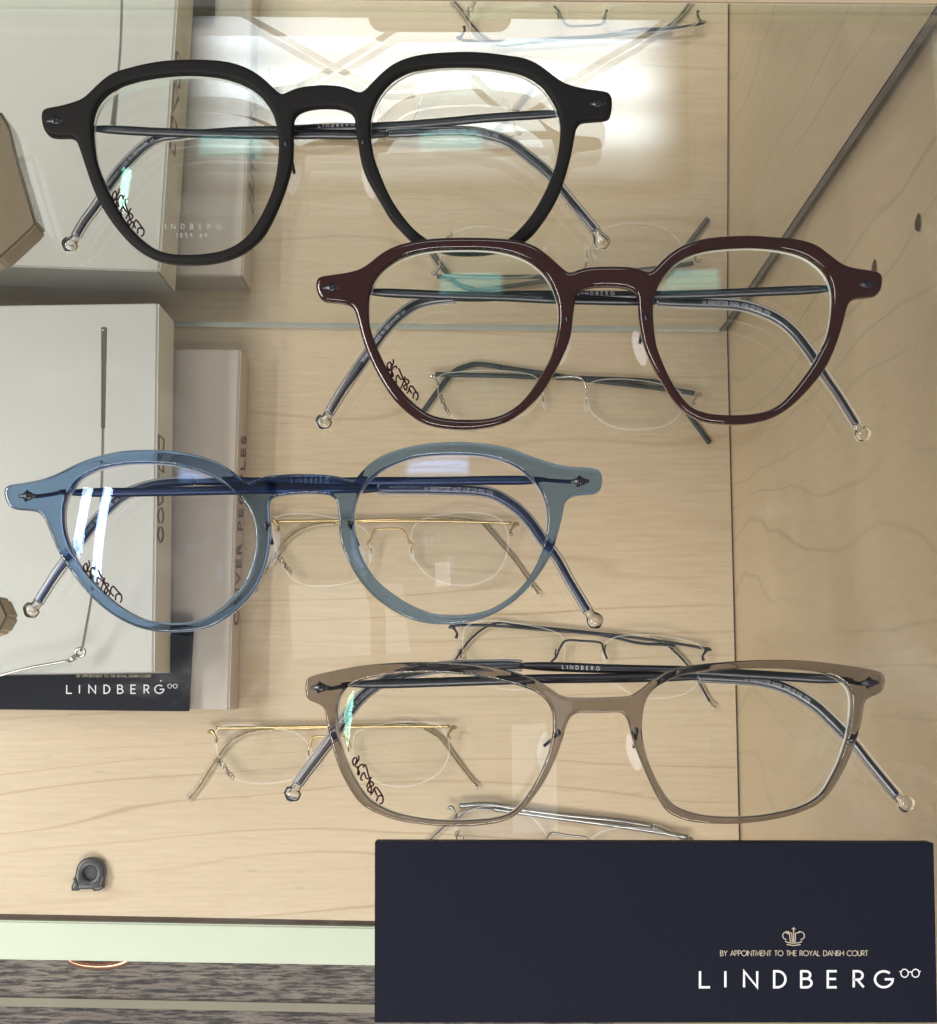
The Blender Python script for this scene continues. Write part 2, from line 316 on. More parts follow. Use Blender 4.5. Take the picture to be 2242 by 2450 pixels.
def slab(name, outer, holes, zmid, thick, rnd, mats, parent, grid=.0016, edge_slot=0, label=None, insets=(.00018, .0005, .001), dome=None, band=0):
    """solid of even thickness with rounded edges; outline in metres; zmid(x, y) gives the mid surface"""
    loops = [outer] + holes
    keep = [l for l in loops]
    pts = [l for l in loops]; edges = []; base = 0
    for l in loops:
        n = len(l); edges += [(base + i, base + (i + 1) % n) for i in range(n)]; base += n
    nb = base; extra = []
    for l in loops:
        t = np.roll(l, -1, 0) - np.roll(l, 1, 0); t /= np.linalg.norm(t, axis=1)[:, None] + 1e-12; nn = np.stack([-t[:, 1], t[:, 0]], 1)
        for ins in insets:
            for sg in (1, -1): extra.append((l + sg * nn * ins, ins))
    add = []
    for e, ins in extra:
        ok = inside(outer, e)
        for h in holes: ok &= ~inside(h, e)
        e = e[ok]; d = dist_to(loops, e); e = e[d > ins * .93]; add.append(e)
    mn, mxx = outer.min(0), outer.max(0); gx, gy = np.meshgrid(np.arange(mn[0], mxx[0], grid), np.arange(mn[1], mxx[1], grid))
    g = np.stack([gx.ravel(), gy.ravel()], 1); g[:, 0] += (np.floor((g[:, 1] - mn[1]) / grid) % 2) * grid / 2
    ok = inside(outer, g)
    for h in holes: ok &= ~inside(h, g)
    g = g[ok]; d = dist_to(loops, g); g = g[d > insets[-1] + grid * .4]
    allp = np.vstack(pts + add + [g]); S = 1000.0
    vs, es, fs, *_ = delaunay_2d_cdt([Vector((p[0] * S, p[1] * S)) for p in allp], edges, [], 0, 1e-6)
    v = np.array([(a.x, a.y) for a in vs]) / S
    tri = np.array([f[:3] for f in fs if len(f) == 3]); cen = v[tri].mean(1)
    ok = inside(outer, cen)
    for h in holes: ok &= ~inside(h, cen)
    tri = tri[ok]; d = dist_to(loops, v); r = rnd
    if dome is not None: r = 1e-9
    prof = np.where(d < r, thick / 2 - r + np.sqrt(np.maximum(r * r - (r - np.minimum(d, r)) ** 2, 0)), thick / 2)
    zm = np.array([zmid(x, y) for x, y in v])
    if dome is not None: zt = zm + prof + dome(v[:, 0], v[:, 1]); zb = zm - prof + dome(v[:, 0], v[:, 1])
    else: zt = zm + prof; zb = zm - prof
    n = len(v); V = [(v[i, 0], v[i, 1], zt[i]) for i in range(n)] + [(v[i, 0], v[i, 1], zb[i]) for i in range(n)]
    a = v[tri]; area2 = (a[:, 1, 0] - a[:, 0, 0]) * (a[:, 2, 1] - a[:, 0, 1]) - (a[:, 1, 1] - a[:, 0, 1]) * (a[:, 2, 0] - a[:, 0, 0])
    tri = np.where((area2 < 0)[:, None], tri[:, ::-1], tri)
    F_ = [tuple(int(q) for q in t) for t in tri] + [(int(t[2]) + n, int(t[1]) + n, int(t[0]) + n) for t in tri]; mi = [0] * len(F_)
    if band:
        dc = dist_to(loops, v[tri].mean(1)); mi = [edge_slot if q < band else 0 for q in dc] * 1 + [0] * len(tri)
    cnt = {}
    for t in tri:
        for i in range(3):
            e = (int(t[i]), int(t[(i + 1) % 3])); cnt[e] = cnt.get(e, 0) + 1
    for (p, q) in list(cnt):
        if (q, p) not in cnt: F_.append((q, p, p + n, q + n)); mi.append(edge_slot)
    o = mesh(name, V, F_, mats, parent, True, mi, label)
    if dome is not None:
        bnd = {tuple(sorted(e)) for e in cnt if (e[1], e[0]) not in cnt}; bnd |= {(a + n, b + n) for a, b in bnd}
        for e in o.data.edges:
            if tuple(sorted(e.vertices)) in bnd: e.use_edge_sharp = True
    return o
def tube(name, pts, rad, mats, parent=None, sides=14, closed=False, flat=1.0, label=None, step=.0008):
    """swept tube with per-point radius; flat < 1 squashes it in z"""
    p = [tuple(q) for q in pts]; rr = rad if isinstance(rad, (list, tuple)) else [rad] * len(p)
    c = catmull([(*q, r) for q, r in zip(p, rr)], closed, 6); c = resample(c, step, closed); n = len(c); X = c[:, :3]; R = np.maximum(c[:, 3], 1e-5)
    V = []; t = np.gradient(X, axis=0) if not closed else np.roll(X, -1, 0) - np.roll(X, 1, 0)
    t /= np.linalg.norm(t, axis=1)[:, None] + 1e-12
    for i in range(n):
        up = np.array([0, 0, 1.0]); 
        if abs(t[i] @ up) > .95: up = np.array([0, 1.0, 0])
        s = np.cross(t[i], up); s /= np.linalg.norm(s); u = np.cross(s, t[i])
        for k in range(sides):
            a = 2 * math.pi * k / sides; V.append(X[i] + R[i] * (math.cos(a) * s + math.sin(a) * flat * u))
    fs = [(i * sides + k, i * sides + (k + 1) % sides, ((i + 1) % n) * sides + (k + 1) % sides, ((i + 1) % n) * sides + k) for i in range(n if closed else n - 1) for k in range(sides)]
    if not closed: fs += [tuple(range(sides - 1, -1, -1)), tuple((n - 1) * sides + k for k in range(sides))]
    return mesh(name, V, fs, mats, parent, True, None, label)
def blob(name, c, r, mats, parent, rot=0.0, label=None):
    bm = bmesh.new(); bmesh.ops.create_uvsphere(bm, u_segments=24, v_segments=14, radius=1)
    bmesh.ops.transform(bm, matrix=Matrix.Translation(c) @ Matrix.Rotation(rot, 4, 'Z') @ Matrix.Diagonal((*r, 1)), verts=bm.verts)
    me = bpy.data.meshes.new(name); bm.to_mesh(me); bm.free(); return link(name, me, mats, parent, True, label)

# ------------------------------------------------------------------ strokes (writing)
def arc(cx, cy, rx, ry, a0, a1, n=14):
    return [(cx + rx * math.cos(math.radians(a0 + (a1 - a0) * i / n)), cy + ry * math.sin(math.radians(a0 + (a1 - a0) * i / n))) for i in range(n + 1)]
GL = {  # glyphs: (advance width, strokes) on a cap height of 1, y up
 'L': (.50, [[(0, 1), (0, 0), (.5, 0)]]), 'I': (.0, [[(0, 0), (0, 1)]]), 'N': (.72, [[(0, 0), (0, 1), (.72, 0), (.72, 1)]]),
 'D': (.68, [[(0, 0), (0, 1), (.2, 1)] + arc(.2, .5, .48, .5, 90, -90) + [(0, 0)]]),
 'B': (.55, [[(0, -.06), (0, 1.06)], [(0, 1), (.26, 1)] + arc(.26, .765, .22, .235, 90, -90) + [(.02, .53)], [(.26, .53)] + arc(.29, .265, .26, .265, 90, -90) + [(0, 0)]]),
 'E': (.50, [[(.5, 1), (0, 1), (0, 0), (.5, 0)], [(0, .52), (.46, .52)]]),
 'R': (.54, [[(0, 0), (0, 1), (.25, 1)] + arc(.25, .74, .25, .26, 90, -90) + [(0, .48)], [(.2, .48), (.56, 0)]]),
 'G': (.98, [arc(.5, .5, .5, .5, 48, 360)[:14 - 1] + arc(.5, .5, .5, .5, 330, 360, 4) + [(.55, .5)]]),
 'Y': (.62, [[(0, 1), (.31, .5), (.31, 0)], [(.62, 1), (.31, .5)]]), 'A': (.74, [[(0, 0), (.37, 1), (.74, 0)], [(.14, .34), (.60, .34)]]),
 'P': (.50, [[(0, 0), (0, 1), (.24, 1)] + arc(.24, .73, .26, .27, 90, -90) + [(0, .46)]]), 'O': (1.0, [arc(.5, .5, .5, .5, 0, 360, 24)]),
 'T': (.52, [[(0, 1), (.52, 1)], [(.26, 1), (.26, 0)]]), 'M': (.88, [[(0, 0), (.12, 1), (.44, .12), (.76, 1), (.88, 0)]]),
 'H': (.66, [[(0, 0), (0, 1)], [(.66, 0), (.66, 1)], [(0, .52), (.66, .52)]]), 'S': (.46, [arc(.23, .75, .22, .25, 40, 270) + arc(.23, .26, .23, .24, 90, -150)]),
 'C': (.86, [arc(.5, .5, .5, .5, 45, 315)]), 'U': (.60, [[(0, 1), (0, .3)] + arc(.3, .3, .3, .3, 180, 360) + [(.6, 1)]]),
 'K': (.56, [[(0, 0), (0, 1)], [(.54, 1), (.02, .5), (.56, 0)]]), 'W': (.95, [[(0, 1), (.25, 0), (.47, .8), (.7, 0), (.95, 1)]]), 'V': (.7, [[(0, 1), (.35, 0), (.7, 1)]]),
 '0': (.55, [arc(.27, .5, .27, .5, 0, 360, 16)]), '1': (.15, [[(0, .8), (.15, 1), (.15, 0)]]), '2': (.5, [arc(.25, .74, .24, .26, 160, -30) + [(0, 0), (.5, 0)]]),
 '3': (.48, [arc(.22, .75, .22, .25, 150, -90) + arc(.22, .26, .25, .25, 90, -150)]), '4': (.55, [[(.42, 0), (.42, 1), (0, .3), (.55, .3)]]),
 '5': (.5, [[(.45, 1), (.08, 1), (.03, .55)] + arc(.2, .32, .28, .32, 90, -140)]), '6': (.5, [[(.4, 1), (.05, .4)] + arc(.25, .28, .24, .28, 160, 520, 18)]),
 '7': (.5, [[(0, 1), (.5, 1), (.15, 0)]]), '9': (.5, [arc(.25, .72, .24, .27, 0, 360, 16) + [(.12, 0)]]), '/': (.35, [[(0, 0), (.35, 1)]]), '-': (.3, [[(0, .45), (.3, .45)]]), ' ': (.4, [])}
def ribbons(name, strokes, width, mat, parent, place, z_eps=1.2e-5):
    """strokes: 2D polylines; place(x, y, lift) -> world; drawn as flat bands of printed ink"""
    V = []; Fc = []; k = 0
    for s in strokes:
        a = np.array(s, float); d = np.diff(a, axis=0); L_ = np.hypot(*d.T); a = a[np.r_[True, L_ > 1e-9]]
        if len(a) < 2: continue
        closed = np.hypot(*(a[0] - a[-1])) < 1e-6
        d = np.diff(a, axis=0); d /= np.hypot(*d.T)[:, None]; n = len(a); b = len(V)
        for i in range(n):
            if closed and i in (0, n - 1): d0, d1 = d[-1], d[0]
            else: d0 = d[max(i - 1, 0)]; d1 = d[min(i, n - 2)]
            m = np.array([-(d0 + d1)[1], (d0 + d1)[0]]); q = np.hypot(*m)
            if q < 1e-6: m = np.array([-d1[1], d1[0]]); q = 1
            m /= q; c = max(.45, m @ np.array([-d1[1], d1[0]])); w_ = width / 2 / c
            for sg in (1, -1): V.append(place(*(a[i] + sg * m * w_), k * z_eps))
        for i in range(n - 1): Fc.append((b + 2 * i, b + 2 * i + 1, b + 2 * i + 3, b + 2 * i + 2))
        k = (k + 1) % 4
    o = mesh(name, V, Fc, mat, parent); bm = bmesh.new(); bm.from_mesh(o.data)
    bm.to_mesh(o.data); bm.free(); return o
def lay_text(text, x0, x1, h, space=None):
    """list of strokes with cap height h filling x0..x1, y up from 0"""
    wid = sum(GL[c][0] for c in text); gaps = len(text) - 1
    g = space if space is not None else ((x1 - x0) / h - wid) / gaps
    out = []; x = 0
    for c in text:
        for s in GL[c][1]: out.append([(x0 + (x + a) * h, b * h) for a, b in s])
        x += GL[c][0] + g
    return out

# ================================================================== THE SETTING
ZF = -.35                                          # top of the wooden base board
k0, k1 = Q(330, 641, ZF), Q(1430, 652, ZF)          # foot of the mirror
dx = (k1 - k0).normalized(); dy = Vector((-dx.y, dx.x, 0))
s0, s1 = Q(1430, 652, ZF), Q(1455, 1655, ZF)        # right-hand seam
ds = (s0 - s1).normalized()
f0, f1 = Q(0, 1799, ZF), Q(730, 1813, ZF)           # front edge of the board
df = (f1 - f0).normalized()
def isect(p, d, q, e):
    m = Matrix(((d.x, -e.x), (d.y, -e.y))); r = m.inverted() @ Vector((q.x - p.x, q.y - p.y)); return p + d * r[0]
cB = isect(k0, dx, s1, ds); cF = isect(f0, df, s1, ds)
Lft = -.75
def along(p, d, x): return p + d * ((x - p.x) / d.x)
bl, fl = along(k0, dx, Lft), along(f0, df, Lft)
back_over = dy * .02
prism('cabinet_base', [fl, cF, cB + back_over, bl + back_over], ZF - .018, ZF, 'floor_wood', kind='structure')
# seam gap and the side board
gap = .0011; nx = Vector((ds.y, -ds.x, 0))           # points right
wa, wb = cF + nx * gap - ds * .25, cB + nx * gap + ds * .03
side = prism('side_wall', [wa, wa + nx * .018, wb + nx * .018, wb], -1.05, .004, 'side_wood', kind='structure')
prism('wall_seam', [cF + nx * .00005, cF + nx * (gap - .00005), cB + nx * (gap - .00005), cB + nx * .00005], ZF - .012, ZF - .004, 'seam', kind='structure')  # near-black strip stands in for the shade inside the open gap
# front groove, pale lip, carpet
g0, g1 = Q(0, 1813, ZF), Q(730, 1826, ZF); e0, e1 = Q(0, 1890, ZF), Q(730, 1902, ZF)
dg = (g1 - g0).normalized(); de = (e1 - e0).normalized()
def strip(a0, da, b0, db, x0, x1): return [along(b0, db, x0), along(b0, db, x1), along(a0, da, x1), along(a0, da, x0)]
wx = cF.x + .0005
prism('front_groove', strip(f0 - dy * .0001, df, g0, dg, Lft, wx), ZF - .018, ZF - .006, 'groove', kind='structure')
prism('front_lip', strip(g0, dg, e0, de, Lft, wx), ZF - .03, ZF - .001, 'green_lip', kind='structure', bevel=.0008)
ZC = -1.1
prism('carpet', [(-3, -2.5), (3, -2.5), (3, 1.5), (-3, 1.5)], ZC - .01, ZC, 'carpet', kind='structure')
t0, t1 = Q(0, 1964, ZC + .004), Q(730, 1978, ZC + .004); u0, u1 = Q(0, 1981, ZC + .004), Q(730, 1995, ZC + .004)
prism('floor_trim', strip(t0, (t1 - t0).normalized(), u0, (u1 - u0).normalized(), -1.5, 1.5), ZC + .0002, ZC + .004, 'beige', kind='structure')
# back panel behind the mirror and cleat above it
prism('back_wall', [bl + dy * .008, cB + dy * .008, cB + dy * .026, bl + dy * .026], ZF, .0077, 'edge_wood', kind='structure')
DT = .1813 * F * 1845 / 2242 / 1354
zt = .0030
prism('back_rail', [bl + dy * .0005, cB + dy * .0005, cB + dy * .0078, bl + dy * .0078], zt + .0004, .0076, 'edge_wood', kind='structure')

# mirror (a tall pane standing on the board at the back)
mr = thing('mirror', (0, k0.y, ZF), 'tall slightly hazy mirror pane standing on the wood board at the back', 'mirror')
rt = cB - dx * .0035
prism('pane', [bl + dy * .0002, rt + dy * .0002, rt + dy * .005, bl + dy * .005], ZF + .0034, zt, 'mirror', mr)
prism('side_edge', [rt + dx * .0003 - dy * .0003, rt + dx * .0024 - dy * .0003, rt + dx * .0024 + dy * .005, rt + dx * .0003 + dy * .005], ZF + .0002, zt, 'rail', mr)
prism('bottom_edge', [bl - dy * .0012, rt - dy * .0012, rt + dy * .005, bl + dy * .005], ZF + .0002, ZF + .0032, 'foot_edge', mr, bevel=.0006)

# the top glass shelf
TH = .006
fe = -dy * .62
sh = thing('glass_shelf', (0, 0, -TH / 2), 'clear glass shelf carrying the four acetate frames and navy plaque', 'glass shelf')
sr = isect(bl, dx, wa, ds) - dx * .001; 
slp = [bl + fe * .6 - dy * .001, sr + fe * .6 - dy * .001, sr - dy * .001, bl - dy * .001]
def shelf_faces():
    n = 4; vs = [(p.x, p.y, -TH) for p in slp] + [(p.x, p.y, 0) for p in slp]
    mesh('glass_sheet', vs, [(4, 5, 6, 7), (3, 2, 1, 0)], 'shelf_glass', sh)
    mesh('polished_edge', vs, [(0, 1, 5, 4), (1, 2, 6, 5), (2, 3, 7, 6), (3, 0, 4, 7)], 'glass_edge', sh)
shelf_faces()

# ceiling lamp mirrored in the glass
lp = thing('ceiling_lamp', (-.06, .86, 1.6), 'long white ceiling lamp with glowing tubes, mirrored in the glass top left', 'lamp')
me_ = mesh('diffuser', [(-.36, -.165, 0), (.36, -.165, 0), (.36, .125, 0), (-.36, .125, 0)], [(3, 2, 1, 0)], 'lamp'); me_.parent = lp
hs = prism('housing', [(-.37, -.175), (.37, -.175), (.37, .14), (-.37, .14)], .002, .06, 'housing'); hs.parent = lp

# shelf pin holes in the side wall and other small fittings
wn = nx
for (u, v, lab) in ((2198, 534, 'upper small brown peg hole in the right wood wall'), (2093, 642, 'lower small brown peg hole behind the brown frame\'s right endpiece')):
    c = on_plane(u, v, wa, wn) - wn * .0003
    vs = []; 
    for i in range(20):
        a = 2 * math.pi * i / 20; r = .0026 * (1 + .12 * math.sin(3 * a)); vs.append(c + ds * r * math.cos(a) + Vector((0, 0, r * math.sin(a))))
    o = mesh('peg_hole', vs, [tuple(range(20))], 'hole'); tag(o, lab, 'peg hole')
# black shelf clip on the wood board
cl = S2(140, 2030, 13.18, [(415, 1330), (415, 1180), (470, 1080), (520, 950), (545, 780), (590, 580), (680, 430), (800, 330), (960, 280), (1130, 290), (1290, 370), (1400, 490), (1450, 640), (1462, 800), (1440, 1000), (1420, 1150), (1440, 1240), (1280, 1335), (1120, 1345), (1060, 1280), (700, 1280), (620, 1335)])
base = P(*cl[0], ZF); ck = thing('shelf_clip', P(210, 2095, ZF), 'black plastic arch-shaped shelf clip with round recess near the front of the board', 'shelf clip')
def XY(pts, z): return np.array([(P(u, v, z).x, P(u, v, z).y) for u, v in pts])
oc = resample(XY(cl, ZF + .004), .0006); hc = XY(S2(140, 2030, 13.18, arc(990, 780, 215, 225, 0, 360, 24)[:-1]), ZF + .004)
slab('clip_body', oc, [hc], lambda x, y: ZF + .0028, .005, .0009, 'black_plastic', ck, grid=.002, insets=(.0003, .0009))
prism('clip_recess', [tuple(p) for p in hc * .985 + hc.mean(0) * .015], ZF + .0003, ZF + .0025, 'black_plastic', ck)
tube('foot_ridge', [P(178, 2100, ZF + .0054), P(186, 2122, ZF + .005), P(185, 2129, ZF + .0042)], .0007, 'black_plastic', ck)
tube('foot_ridge', [P(248, 2095, ZF + .0054), P(240, 2118, ZF + .005), P(236, 2127, ZF + .0042)], .0007, 'black_plastic', ck)
# copper ring lying on the carpet, half under the lip
cr = [Q(195 + 62 * math.cos(a), 1883 + 20 * math.sin(a), ZC + .006) for a in [2 * math.pi * i / 28 for i in range(28)]]
o = tube('copper_ring', cr, .0035, 'copper', closed=True, step=.003); tag(o, 'shiny copper ring on the carpet peeking from under the pale lip', 'ring')

# ================================================================== BOXES AND PLAQUES
def boxthing(name, label, cat, tr, br, left, ztop, zbot, top, spine, bevel=.0006):
    a = Q(*tr, ztop); b = Q(*br, ztop); d = (b - a).normalized(); n = Vector((d.y, -d.x, 0)); n = n if n.x < 0 else -n
    t = thing(name, (a + b) / 2, label, cat); t.location.z = zbot; bpy.context.view_layer.update()
    A2, B2 = a + n * left, b + n * left; e = -n * .0002
    prism('carton', [A2, B2, b - e, a - e], zbot, ztop, top, t, bevel=bevel)
    prism('spine', [a, b, b + e * 1.5, a + e * 1.5], zbot + .0006, ztop - .0006, spine, t)
    return t, a, b, n
ZB1, ZB1b, ZB2 = -.280, -.3148, -.324
bx2, a2, b2, n2 = boxthing('display_box', 'pinkish beige flat box with rust serif letters on its spine, lying lowest', 'box', (473, 688), (450, 1397), .30, ZB2, ZF + .0002, 'box_pink', 'box_pink_spine')
bx1, a1, b1, n1 = boxthing('display_box', 'large off-white flat box with dark outlined letters on its ivory spine, topmost', 'box', (311, 597), (302, 1323), .30, ZB1, ZB1b, 'box_white', 'box_spine')
# outlined logo on the ivory spine
pl = a1 - n1 * .0006
def on_spine(p0, n): return lambda x, y, l: on_plane(x, y, p0 - n * l, n)
lg = [[(265, 490), (270, 320), (195, 260), (195, 620)], [(195, 620), (230, 600), (250, 565)], [(265, 640), (265, 820), (195, 770), (195, 640)], [(190, 1320), (262, 1250), (190, 810), (186, 1320)],
      arc(225, 1475, 38, 115, 110, 430, 24), arc(222, 1755, 38, 115, -75, 265, 24)]
ribbons('lettering', [S2(350, 1000, 6.3, s) for s in lg], 3.0, 'rust_print', bx1, on_spine(pl, n1))
# serif words on the pink spine, reading upwards
def spine_text():
    cu = bpy.data.curves.new('t', 'FONT'); cu.body = 'OLIVER PEOPLES'; cu.size = 1; cu.offset = .012; cu.space_character = 1.25
    o = bpy.data.objects.new('t', cu); COL.objects.link(o); dg_ = bpy.context.evaluated_depsgraph_get()
    me = bpy.data.meshes.new_from_object(o.evaluated_get(dg_)); bpy.data.objects.remove(o)
    v = np.array([x.co[:] for x in me.vertices]); wd = v[:, 0].max(); hh = .73
    # serifs come from a thick-thin slant: mapped to the spine between two picture points
    pa, pb = (565, 1498), (584, 1043); q0 = a2 - n2 * .0006
    for i, vt in enumerate(me.vertices):
        s = v[i, 0] / wd; u = pa[0] + (pb[0] - pa[0]) * s - 6.0 + 12.0 * (1 - v[i, 1] / hh); y = pa[1] + (pb[1] - pa[1]) * s
        vt.co = on_plane(u, y, q0, n2)
    link('lettering', me, 'rust_print', bx2, False)
spine_text()
def crown(map_):
    c = [arc(880, 700, 26, 24, 250, 40, 10), arc(900, 705, 16, 27, 250, 60, 10), [(916, 740), (916, 672)], arc(934, 705, 16, 27, -70, 120, 10), arc(954, 700, 26, 24, -70, 140, 10)]
    c = [arc(876, 700, 30, 26, 100, 290, 10), arc(884, 706, 24, 26, 300, 200, 2)[:0] or [(866, 680), (890, 690), (896, 740)], [(875, 678), (905, 684), (908, 742)],
         [(917, 742), (917, 668)], [(958, 678), (929, 684), (926, 742)], arc(957, 700, 30, 26, 80, -110, 10), [(905, 656), (929, 656)], [(917, 644), (917, 668)], [(862, 735), (880, 745), (917, 748), (955, 745), (972, 735)], [(872, 757), (917, 764), (962, 757)]]
    return [[map_(*p) for p in s] for s in c]
def eyeicon(map_):
    return [[map_(*p) for p in s] for s in (arc(1635, 943, 24, 26, 0, 360, 20), arc(1706, 943, 24, 26, 0, 360, 20), [(1659, 938), (1670, 933), (1682, 938)], [(1602, 930), (1613, 936)], [(1728, 936), (1739, 930)])]
def plaque(label, corners, z0, z1, mp, wscale):
    pts = [P(u, v, z1) for u, v in corners]; c = sum(pts, Vector()) / 4
    t = thing('name_plaque', (c.x, c.y, z0), label, 'plaque')
    prism('card', pts, z0, z1, 'navy', t, bevel=.00012)
    pm = lambda x, y, l: P(x, y, z1 + .00004 + l)
    X = [305, 475, 590, 785, 960, 1132, 1300, 1437]; Wd = [65, 0, 85, 73, 67, 58, 62, 113]
    st = []
    for ch, x, w_ in zip('LINDBERG', X, Wd):
        for s in GL[ch][1]: st.append([mp(x + 6 + (a / max(GL[ch][0], .01)) * w_ if w_ else x, 1034 - b * 104) for a, b in s])
    ribbons('lettering', st, 5.6 * wscale, 'silver_print', t, pm)
    ribbons('glasses_emblem', eyeicon(mp), 2.6 * wscale, 'silver_print', t, pm)
    tx = lay_text('BY APPOINTMENT TO THE ROYAL DANISH COURT', 443, 1397, 33)
    ribbons('small_lettering', [[mp(x, 830 - y) for x, y in s] for s in tx], 1.7 * wscale, 'gold_print', t, pm)
    ribbons('crown_emblem', crown(mp), 2.3 * wscale, 'gold_print', t, pm)
    return t
plaque('large navy plaque with crown and silver letters, at the front of the top shelf', [(896, 2447), (2243, 2447), (2234, 2017), (897, 2014)], .0002, .0065, lambda x, y: (1560 + x / 2.705, 1980 + y / 2.705), 1.0)
def mp2(x, y):
    X = 368 + (x - 311) * (900 - 368) / (1550 - 311); Y = 1472 + (y - 925) * .435; return (X / 2.306, 1000 + Y / 2.306)
plaque('smaller-looking navy plaque with silver letters, under the off-white box', [(-260, 1695), (445, 1702), (456, 1492), (-252, 1485)], ZB2 + .0002, ZB1b - .0003, mp2, .51)

# ================================================================== SPECTACLES
# handwriting template, traced once from the first frame (source pixels)
HW = [[(1240, 180), (1230, 260), (1180, 350), (1130, 400), (1092, 350), (1100, 280), (1140, 230), (1178, 240), (1180, 310), (1150, 385)],
      [(1130, 395), (1180, 410), (1190, 450), (1220, 510), (1210, 560), (1178, 555), (1182, 510), (1200, 440), (1240, 370), (1290, 345), (1320, 365), (1305, 405)],
      [(1365, 410), (1385, 500), (1410, 590), (1432, 645), (1380, 640), (1330, 550), (1290, 600), (1280, 660), (1305, 695)],
      [(1460, 600), (1400, 720), (1335, 820)],
      [(1430, 680), (1490, 710), (1515, 760), (1470, 790), (1410, 820), (1400, 880), (1440, 910), (1470, 850), (1450, 780), (1432, 700)],
      [(1490, 850), (1525, 930), (1555, 1000)], [(1450, 985), (1500, 930), (1545, 835), (1600, 850), (1660, 960), (1710, 1040), (1690, 1130), (1640, 1170)], [(1690, 1000), (1640, 972), (1590, 1010), (1568, 1100)]]
def handwriting(a, b, surf, parent, width, red=None, wide=1.0):
    rg = random.Random(int(a[0] * 7 + a[1]))
    s0_, s1_ = np.array((1165, 230.)), np.array((1660, 1150.)); a = np.array(a, float); b = np.array(b, float)
    v0 = s1_ - s0_; v1 = b - a; k = np.hypot(*v1) / np.hypot(*v0); th = math.atan2(v1[1], v1[0]) - math.atan2(v0[1], v0[0])
    R = np.array([[math.cos(th), -math.sin(th)], [math.sin(th), math.cos(th)]]) * k
    st = []
    for s in HW:
        j = np.array((rg.uniform(-22, 22), rg.uniform(-22, 22))); kk = rg.uniform(.88, 1.1); c_ = np.mean(np.array(s), axis=0)
        q = [(R @ ((np.array(p) - c_) * kk + c_ + j + np.array((rg.uniform(-9, 9), rg.uniform(-9, 9))) - s0_)) + a for p in s]; st.append([tuple(x) for x in catmull(q, False, 5)])
    o = ribbons('handwriting', st, width, 'ink', parent, lambda x, y, l: surf(x, y) + Vector((0, 0, .00006 + l)))
    return o
def text_on_path(txt, path, h, mat, parent, start=0.0, gap_=.22, flip=False, name='engraving', lift=.0001):
    """path: dense list of 3D points; text runs along it"""
    X = np.array(path); seg = np.linalg.norm(np.diff(X, axis=0), axis=1); s = np.concatenate([[0], np.cumsum(seg)])
    st = lay_text(txt, 0, 0, h, gap_)
    def place(x, y, l):
        t = start + x; i = min(max(np.searchsorted(s, t) - 1, 0), len(X) - 2); f = (t - s[i]) / (seg[i] + 1e-12)
        p = X[i] + (X[i + 1] - X[i]) * f; d = (X[i + 1] - X[i]) / (seg[i] + 1e-12); n = np.array((-d[1], d[0], 0)); n /= np.linalg.norm(n) + 1e-9
        return Vector(p + n * (y - h / 2)) + Vector((0, 0, lift + l))
    return ribbons(name, st, h * .14, mat, parent, place)
def P3(pts, zs):
    n = len(pts); return [P(u, v, zs[0] + (zs[1] - zs[0]) * i / (n - 1) if not callable(zs) else zs(i / (n - 1))) for i, (u, v) in enumerate(pts)]

def temple(root, metal, hinge, bar, hook, tip, z0, z1, zt_, wiremat, brand=None, sidetxt=None, flip=False):
    """one folded temple: bare metal bar, clear sleeved ear hook with drop tip"""
    t = tube('temple', [P(*hinge, z0 + .002)] + P3(bar, (z0, z1)), [.00055, .0007] + [.00118] * (len(bar) - 2) + [.0008], metal, root, flat=.8)
    hk = [bar[-1]] + hook; n = len(hk)
    zz = lambda f: z1 + (zt_ - z1) * f ** 1.3
    core = P3(hk, zz)
    tube('core', core[:-1] + [core[-1]], [.0008] + [.00108] * (n - 4) + [.0008] * 3, metal, t, flat=.6)
    tp = P(*tip, zt_); e = core[-1]; mid = (e * .55 + tp * .45)
    dv = (tp - e).normalized()
    tube('silicone_sleeve', core, [.0015] + [.00158] * (n - 3) + [.0015] * 2, 'sleeve_clear', t, flat=.9)
    tube('drop_tip', [e - dv * .0004, e + dv * .0012, tp - dv * .0006, tp + dv * .0012, tp + dv * .0024], [.0012, .0014, .0021, .0021, .0005], 'clear', t, flat=.95, step=.0004)
    dense = resample(catmull([tuple(p) for p in core], False, 8), .0004, False)
    if sidetxt:
        path = dense[::-1] if flip else dense
        text_on_path(sidetxt, [p + np.array((0, 0, .0006)) for p in path], .00085, 'etch', t, start=.012 if not flip else .016)
    if brand:
        bp = resample([tuple(p) for p in P3(brand, (z0 * .5 + z1 * .5, z0 * .5 + z1 * .5))], .0004, False)
        text_on_path('LINDBERG', [p + np.array((0, 0, .00085)) for p in bp], .0009, 'etch', t, gap_=.85)
    return t

